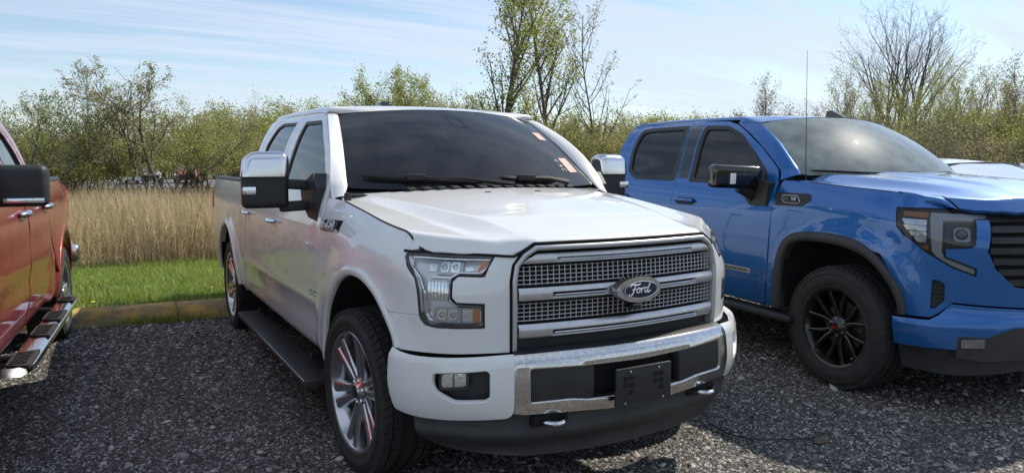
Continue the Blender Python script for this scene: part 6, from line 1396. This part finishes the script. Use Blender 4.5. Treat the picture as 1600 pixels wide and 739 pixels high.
PLANTS = [
    ('spreading_tree', 'wide spreading nearly bare tree rising behind the dry reeds, left of the white truck', 'tree', None, [('spreading',-0.6,25.5,5.3)]),
    ('spreading_tree', 'scraggly green budding tree behind the red truck', 'tree', None, [('spreading_b',-4.1,24.5,4.2)]),
    ('spreading_tree', 'smaller budding tree between the red truck and the wide bare tree', 'tree', None, [('spreading_b',-2.8,30.5,4.2)]),
    ('poplar_tree', 'tall leafy poplar directly above the white cab, left one of the pair', 'tree', None, [('poplar',13.7,26.5,12.2)]),
    ('poplar_tree', 'tall leafy poplar right of its twin above the white windshield', 'tree', None, [('poplar_b',16.1,26.3,11.9)]),
    ('young_tree', 'tall thin sparsely leaved tree right of the two poplars', 'tree', None, [('thin_tree',16.4,22.5,9.6)]),
    ('bare_tree', 'big bare tree with fine upright branches behind the blue truck roof', 'tree', None, [('bare_tree',35.4,22.6,11.1)]),
    ('bare_tree', 'second big bare tree, right beside the first one behind the blue truck', 'tree', None, [('bare_tree_b',38.1,22.0,10.8)]),
    ('round_tree', 'small rounded green tree far off above the white cab roof', 'tree', None, [('round_tree',20.0,59.8,10.3)]),
    ('round_tree', 'pale rounded tree just right of its far twin above the white roof', 'tree', None, [('round_tree',21.9,59.0,10.1)]),
    ('twiggy_tree', 'low leafless twiggy tree far behind the white windshield', 'tree', None, [('bush_twiggy',23.1,52.0,7.8)]),
    ('twiggy_tree', 'pointed twiggy shrub alone on the skyline above the blue roof', 'tree', None, [('sapling2',29.6,25.2,6.7)]),
    ('twiggy_tree', 'broad twiggy shrub at the foot of the pointed one above the blue roof', 'shrub', None, [('bush_twiggy',30.0,26.3,5.4)]),
    ('young_tree', 'slender pale young tree seen just left of the white cab', 'tree', None, [('sapling1',5.0,36.9,5.4)]),
    ('sapling', 'slim upright sapling with small new leaves beyond the blue truck', 'sapling', 'saplings along the right of the marsh', [('sapling1',27.0,20.9,4.7),('sapling2',29.3,22.5,4.1),('sapling1',28.4,21.2,3.6),('sapling1',28.0,20.3,4.4),('sapling0',30.9,22.2,3.9),('sapling1',22.8,15.7,5.9),('sapling2',30.4,20.8,6.2),('sapling0',31.1,20.9,6.4),('sapling1',27.1,17.6,4.8),('sapling1',24.1,15.4,5.5),('sapling2',30.7,19.4,6.1),('sapling1',28.9,17.7,5.5),('sapling0',32.3,19.6,5.3),('sapling1',30.2,17.8,5.3),('sapling1',29.0,16.8,5.4),('sapling1',25.8,14.4,5.5),('sapling0',28.6,16.0,6.3),('sapling1',28.1,15.2,6.3),('sapling0',28.3,15.1,6.2),('sapling1',24.6,12.6,5.1),('sapling1',34.5,17.8,6.6),('sapling0',24.3,12.1,4.6),('sapling0',26.4,12.9,5.3),('sapling2',31.8,15.5,6.0),('sapling0',34.2,16.2,6.1),('sapling1',28.9,13.2,4.8),('sapling1',35.2,16.3,6.4),('sapling2',32.6,14.5,5.7),('sapling2',28.3,12.2,5.9),('sapling0',31.4,13.4,5.6),('sapling2',26.6,10.8,4.8),('sapling2',29.1,11.7,4.6),('sapling0',26.0,10.2,3.9)]),
    ('sapling', 'short leafy sapling standing in the brush between the two cabs', 'sapling', 'saplings behind the white truck', [('sapling1',16.4,24.2,4.0),('sapling0',14.6,25.5,4.2),('sapling2',15.7,29.2,4.8),('sapling0',20.6,24.9,4.7),('sapling2',15.4,29.5,4.7),('sapling0',18.4,26.2,4.7)]),
    ('shrub', 'twiggy brown shrub behind the dry reeds on the left', 'shrub', 'twiggy brown shrubs behind the reeds', [('bush_twiggy',-7.0,33.9,3.6),('bush_twiggy',-5.1,30.8,2.7),('bush_twiggy',-5.1,33.3,3.4),('bush_twiggy',-4.5,32.1,3.1)]),
    ('shrub', 'fresh green shrub behind the dry reeds on the left', 'shrub', 'fresh green shrubs behind the reeds', [('bush_green',-5.8,28.1,2.7),('bush_green',-5.6,30.5,2.7)]),
    ('shrub', 'olive shrub behind the dry reeds on the left', 'shrub', 'olive shrubs behind the reeds', [('bush_olive',-5.9,30.0,2.7),('bush_olive',-3.9,27.8,3.1),('bush_olive',-4.0,36.9,2.4),('bush_olive',-3.1,33.1,2.3),('bush_olive',-2.8,35.0,2.5),('bush_olive',7.0,44.4,5.2)]),
    ('shrub', 'tall olive shrub behind the dry reeds on the left', 'shrub', 'tall olive shrubs behind the reeds', [('thicket_olive',-2.4,33.7,2.9),('thicket_olive',-1.8,28.5,3.1),('thicket_olive',-1.2,27.5,2.8),('thicket_olive',-0.4,28.5,3.0),('thicket_olive',0.7,33.0,4.2),('thicket_olive',1.2,32.8,3.8),('thicket_olive',1.8,30.9,4.2),('thicket_olive',2.1,31.2,4.5),('thicket_olive',2.8,32.4,3.5),('thicket_olive',2.2,26.6,3.0)]),
    ('shrub', 'tall fresh green shrub behind the dry reeds on the left', 'shrub', 'tall fresh green shrubs behind the reeds', [('thicket_green',-1.7,33.7,2.5),('thicket_green',-0.7,30.7,2.7)]),
    ('shrub', 'tall yellow green shrub behind the dry reeds on the left', 'shrub', 'tall yellow green shrubs behind the reeds', [('thicket_lime',0.1,27.0,3.5),('thicket_lime',3.7,32.9,3.2)]),
    ('shrub', 'yellow green shrub behind the dry reeds on the left', 'shrub', 'yellow green shrubs behind the reeds', [('bush_lime',6.0,42.7,5.6),('bush_lime',8.8,48.3,5.7),('bush_lime',8.7,44.9,5.6),('bush_lime',7.5,36.9,4.8)]),
    ('shrub', 'fresh green shrub far off beyond the distant cars', 'shrub', 'fresh green shrubs beyond the distant cars', [('bush_green',-4.8,90.9,4.5),('bush_green',4.9,90.8,4.9),('bush_green',7.3,89.0,3.6),('bush_green',9.7,87.2,3.8),('bush_green',10.1,80.7,4.9)]),
    ('shrub', 'olive shrub far off beyond the distant cars', 'shrub', 'olive shrubs beyond the distant cars', [('bush_olive',-3.6,89.0,4.4),('bush_olive',3.7,92.6,4.7),('bush_olive',13.9,88.1,4.8)]),
    ('shrub', 'yellow green shrub far off beyond the distant cars', 'shrub', 'yellow green shrubs beyond the distant cars', [('bush_lime',-2.5,89.1,3.8),('bush_lime',-1.3,86.6,3.8),('bush_lime',-0.3,81.7,4.6),('bush_lime',1.1,89.8,5.2),('bush_lime',2.0,84.1,4.9),('bush_lime',6.0,89.5,3.5),('bush_lime',8.6,88.9,4.0),('bush_lime',11.4,81.0,5.0)]),
    ('shrub', 'far shrub top just showing above the white roof', 'shrub', 'far shrubs over the white roof', [('bush_olive',18.2,67.2,8.0),('bush_lime',20.8,66.7,8.3),('bush_olive',21.2,60.3,7.6),('bush_lime',25.2,63.7,8.1),('bush_olive',26.3,59.8,7.9)]),
    ('shrub', 'yellow green shrub in the thicket between the white and blue cabs', 'shrub', 'yellow green shrubs between the cabs', [('bush_lime',15.1,31.6,3.6),('bush_lime',15.6,28.0,2.7),('bush_lime',20.6,34.6,4.7),('bush_lime',23.7,33.1,5.0),('bush_lime',24.1,32.1,4.5),('bush_lime',21.0,25.0,3.5),('bush_lime',28.5,29.8,4.7)]),
    ('shrub', 'olive shrub in the thicket between the white and blue cabs', 'shrub', 'olive shrubs between the cabs', [('bush_olive',16.6,34.6,2.8),('bush_olive',18.1,36.3,4.7),('bush_olive',12.6,25.2,3.6),('bush_olive',16.4,31.7,2.8),('bush_olive',15.0,27.8,3.9),('bush_olive',20.6,36.9,4.2),('bush_olive',19.0,33.3,2.9),('bush_olive',16.3,25.6,3.8),('bush_olive',19.0,29.5,4.1),('bush_olive',15.2,22.8,2.4),('bush_olive',16.0,23.6,3.1),('bush_olive',21.6,31.0,3.0),('bush_olive',21.6,29.4,3.1),('bush_olive',16.5,21.7,3.0),('bush_olive',16.3,20.8,2.7),('bush_olive',24.2,29.3,4.1),('bush_olive',32.1,36.2,5.0),('bush_olive',30.7,33.3,4.8),('bush_olive',29.5,30.4,4.7),('bush_olive',29.3,29.9,4.7)]),
    ('shrub', 'twiggy brown shrub in the thicket between the white and blue cabs', 'shrub', 'twiggy brown shrubs between the cabs', [('bush_twiggy',17.5,29.3,2.7),('bush_twiggy',21.3,34.1,3.7),('bush_twiggy',18.1,23.2,2.7),('bush_twiggy',24.9,31.1,4.3),('bush_twiggy',25.3,29.3,4.3),('bush_twiggy',25.3,29.0,4.2),('bush_twiggy',32.9,36.2,4.8)]),
    ('shrub', 'twiggy brown shrub in the thicket beyond the blue hood', 'shrub', 'twiggy brown shrubs on the right', [('bush_twiggy',28.4,22.4,3.6),('bush_twiggy',29.5,22.8,4.5),('bush_twiggy',27.3,20.7,2.8),('bush_twiggy',23.2,17.4,4.0),('bush_twiggy',31.1,21.4,4.3),('bush_twiggy',30.3,20.6,3.7),('bush_twiggy',22.3,14.7,3.1),('bush_twiggy',22.8,14.8,3.5),('bush_twiggy',24.1,13.9,2.4),('bush_twiggy',25.6,14.5,2.7),('bush_twiggy',36.6,20.1,4.0),('bush_twiggy',22.1,11.1,3.4),('bush_twiggy',25.0,12.5,3.7),('bush_twiggy',28.6,14.1,2.4),('bush_twiggy',28.9,13.2,2.1),('bush_twiggy',23.1,9.3,2.7),('bush_twiggy',29.2,11.9,3.6),('bush_twiggy',37.0,14.4,3.0)]),
    ('shrub', 'olive shrub in the thicket beyond the blue hood', 'shrub', 'olive shrubs on the right', [('bush_olive',26.9,20.0,3.9),('bush_olive',24.5,17.7,3.3),('bush_olive',20.7,14.4,2.9),('bush_olive',28.7,20.3,2.9),('bush_olive',35.4,22.6,4.0),('bush_olive',25.4,15.7,3.1),('bush_olive',23.6,14.3,2.7),('bush_olive',31.4,18.7,3.4),('bush_olive',34.0,19.3,3.2),('bush_olive',23.6,12.3,2.3),('bush_olive',34.2,17.5,3.4),('bush_olive',28.7,13.5,3.7),('bush_olive',28.2,13.0,3.3),('bush_olive',28.4,12.8,2.3),('bush_olive',33.2,14.6,4.0),('bush_olive',30.7,13.3,4.0),('bush_olive',27.9,11.6,3.8),('bush_olive',28.6,11.3,3.6),('bush_olive',39.5,15.6,3.5),('bush_olive',23.8,8.6,2.8)]),
    ('shrub', 'yellow green shrub in the thicket beyond the blue hood', 'shrub', 'yellow green shrubs on the right', [('bush_lime',24.8,16.0,2.4),('bush_lime',25.3,15.4,2.4),('bush_lime',29.0,16.9,2.9),('bush_lime',31.2,17.4,3.3),('bush_lime',29.7,14.6,4.0),('bush_lime',30.0,14.6,4.1),('bush_lime',25.7,11.3,3.4),('bush_lime',27.7,10.7,2.1)]),
]
for nm_, lb_, ct_, gr_, L_ in PLANTS:
    for k_, x_, y_, h_ in L_: plant(nm_, k_, x_, y_, h_, lb_, ct_, gr_, wide=1.35 if k_ == 'spreading' else 1.0)

# ---------------- simpler vehicles further off ----------------
def small_car(name, loc, rz, paint, label, cat, L=4.6, w=.92, hood=1.0, belt=1.08, top=1.62, y1=1.05, y2=1.75, y3=3.6, y4=4.2, tail=1.05, group=None, tall_tail=False, grey_glass='glass_side_tint'):
    T = root(name, loc, rz, label, cat, group)
    st = []
    for y, f, zb, zt in ((0,.70,.45,.70),(.02,.80,.35,.82),(.15,.93,.28,hood-.06),(.45,.98,.25,hood-.01),(y1,1.0,.25,belt),(y2+.6,1.0,.25,belt+.01),(y3,1.0,.25,belt+.02),(y4,.99,.27,tail),(L-.15,.93,.30,tail-.03),(L-.02,.80,.38,tail-.2),(L,.70,.45,.75)):
        h = zt-zb; st.append([(0,y,zb),(-w*f*.85,y,zb),(-w*f*.98,y,zb+.10*h),(-w*f,y,zb+.45*h),(-w*f*.985,y,zb+.8*h),(-w*f*.93,y,zb+.95*h),(-w*f*.7,y,zt),(0,y,zt+.02)])
    gridpatch('body', st, paint, T, k=3)
    rows = [[(0,y1-.02,belt),(-.80*w,y1+.05,belt)],[(0,y2,top-.03),(-.66*w,y2+.06,top-.06)]]
    ws_ = [(-.86*w,y1+.10,belt),(-.70*w,y2+.04,top-.07)]
    def quad(nm, pts, m, tw=True):
        me = mesh(nm, pts, [tuple(range(len(pts)))], False); o = link(nm, me, m, T)
        if tw: link(nm, mirrored(me), None, T)
        return o
    gridpatch('windshield', [[(0,y1-.04,belt),(-.5*w,y1,belt),(-.86*w,y1+.12,belt)],[(0,(y1+y2)/2-.05,(belt+top)/2+.03),(-.46*w,(y1+y2)/2,(belt+top)/2+.02),(-.79*w,(y1+y2)/2+.08,(belt+top)/2)],[(0,y2,top-.02),(-.42*w,y2+.01,top-.03),(-.70*w,y2+.06,top-.06)]], grey_glass, T, k=3)
    gridpatch('rear_window', [[(0,y4,tail),(-.86*w,y4-.08,tail)],[(0,y3,top-.03),(-.70*w,y3-.04,top-.06)]], 'glass_side_tint', T, k=2)
    ymid = (y2+y3)/2
    quad('side_window', [(-.925*w,y1+.25,belt+.02),(-.925*w,ymid-.03,belt+.03),(-.74*w,ymid-.03,top-.08),(-.73*w,y2+.12,top-.09)], 'glass_side_tint')
    quad('side_window', [(-.925*w,ymid+.03,belt+.03),(-.925*w,y4-.2,belt+.03),(-.73*w,y3-.02,top-.10),(-.74*w,ymid+.03,top-.08)], 'glass_side_tint')
    for a, b in (((-.91*w,y1+.12,belt),(-.71*w,y2+.06,top-.055)), ((-.92*w,ymid,belt),(-.73*w,ymid,top-.06)), ((-.91*w,y4-.05,tail),(-.71*w,y3,top-.06))):
        g = G().tube([a, tuple((np.array(a)+np.array(b))/2+np.array([-.01,-.01,.01])), b], [.045,.04,.04], 6); o = g.make('window_pillar', paint, T); link('window_pillar', mirrored(o.data), None, T)
    gridpatch('roof', [[(-.72*w,y2+.05,top-.07),(-.60*w,y2+.02,top-.03),(0,y2-.01,top-.01)],[(-.74*w,y2+.5,top-.055),(-.62*w,y2+.5,top-.005),(0,y2+.5,top+.03)],[(-.74*w,y3-.4,top-.055),(-.62*w,y3-.4,top-.005),(0,y3-.4,top+.03)],[(-.72*w,y3,top-.07),(-.60*w,y3+.02,top-.03),(0,y3+.04,top-.015)]], paint, T, k=4)
    G().box((0,(y1+y4)/2,(belt+.6)/2), (1.6*w,y4-y1-.3,belt-.65)).make('cabin_floor', 'dark', T)
    for x_ in (-.38,.38): G().box((x_,y2+.75,1.15), (.45,.15,.6), bev=.05).make('seat_back', 'leather', T)
    for s in (-1, 1):
        G().box((s*w*.74,.06,.72), (.32,.16,.13), bev=.03, rot=(0,0,R(14*s))).make('headlight', 'reflector', T)
        G().box((s*w*.78,L-.04,.85), (.28,.10,.16), bev=.03).make('tail_lamp', 'badge_red', T)
        G().box((s*(w+.10),y1+.45,belt+.08), (.20,.12,.14), bev=.035, seg=3).make('door_mirror', paint if paint != 'car_white' else 'car_white', T)
    G().box((0,.01,.58), (w*1.15,.10,.22), bev=.03).make('grille', 'black_plastic', T); G().box((0,.0,.36), (w*1.5,.12,.12), bev=.04).make('bumper', 'black_plastic', T)
    wheels(T, w-.12, .88, L-.95, .34, .22, .21, 'steel')
    return T
TANR = R(-6)
small_car('parked_car', (6.0,-.1,0), R(-7), 'car_white', 'white car parked right behind the blue pickup, only roof and windshield showing', 'car', L=4.8, hood=1.02, belt=1.08, top=1.55, y1=1.15, y2=1.95, y3=3.6, y4=4.3, grey_glass='glass_clear')
small_car('parked_car', (11.0,5.0,0), R(172), 'car_black', 'black vehicle parked nose-in at the far right edge of the lot', 'car', L=5.0, w=.98, hood=1.15, belt=1.25, top=1.85, y1=1.5, y2=2.3, y3=4.3, y4=4.8, tail=1.2)
small_car('parked_car', (1.55,61.0,0), R(14), 'car_white', 'distant white car seen through the gap in the bushes above the reeds', 'car', top=1.66, belt=1.1)
small_car('parked_car', (4.15,62.5,0), R(-10), 'car_red', 'distant red car right of the white one above the reeds', 'car', top=1.62, belt=1.08)
small_car('parked_car', (-4.7,63.0,0), R(50), 'car_white', 'distant white car half hidden behind the red truck bed', 'car', top=1.5)
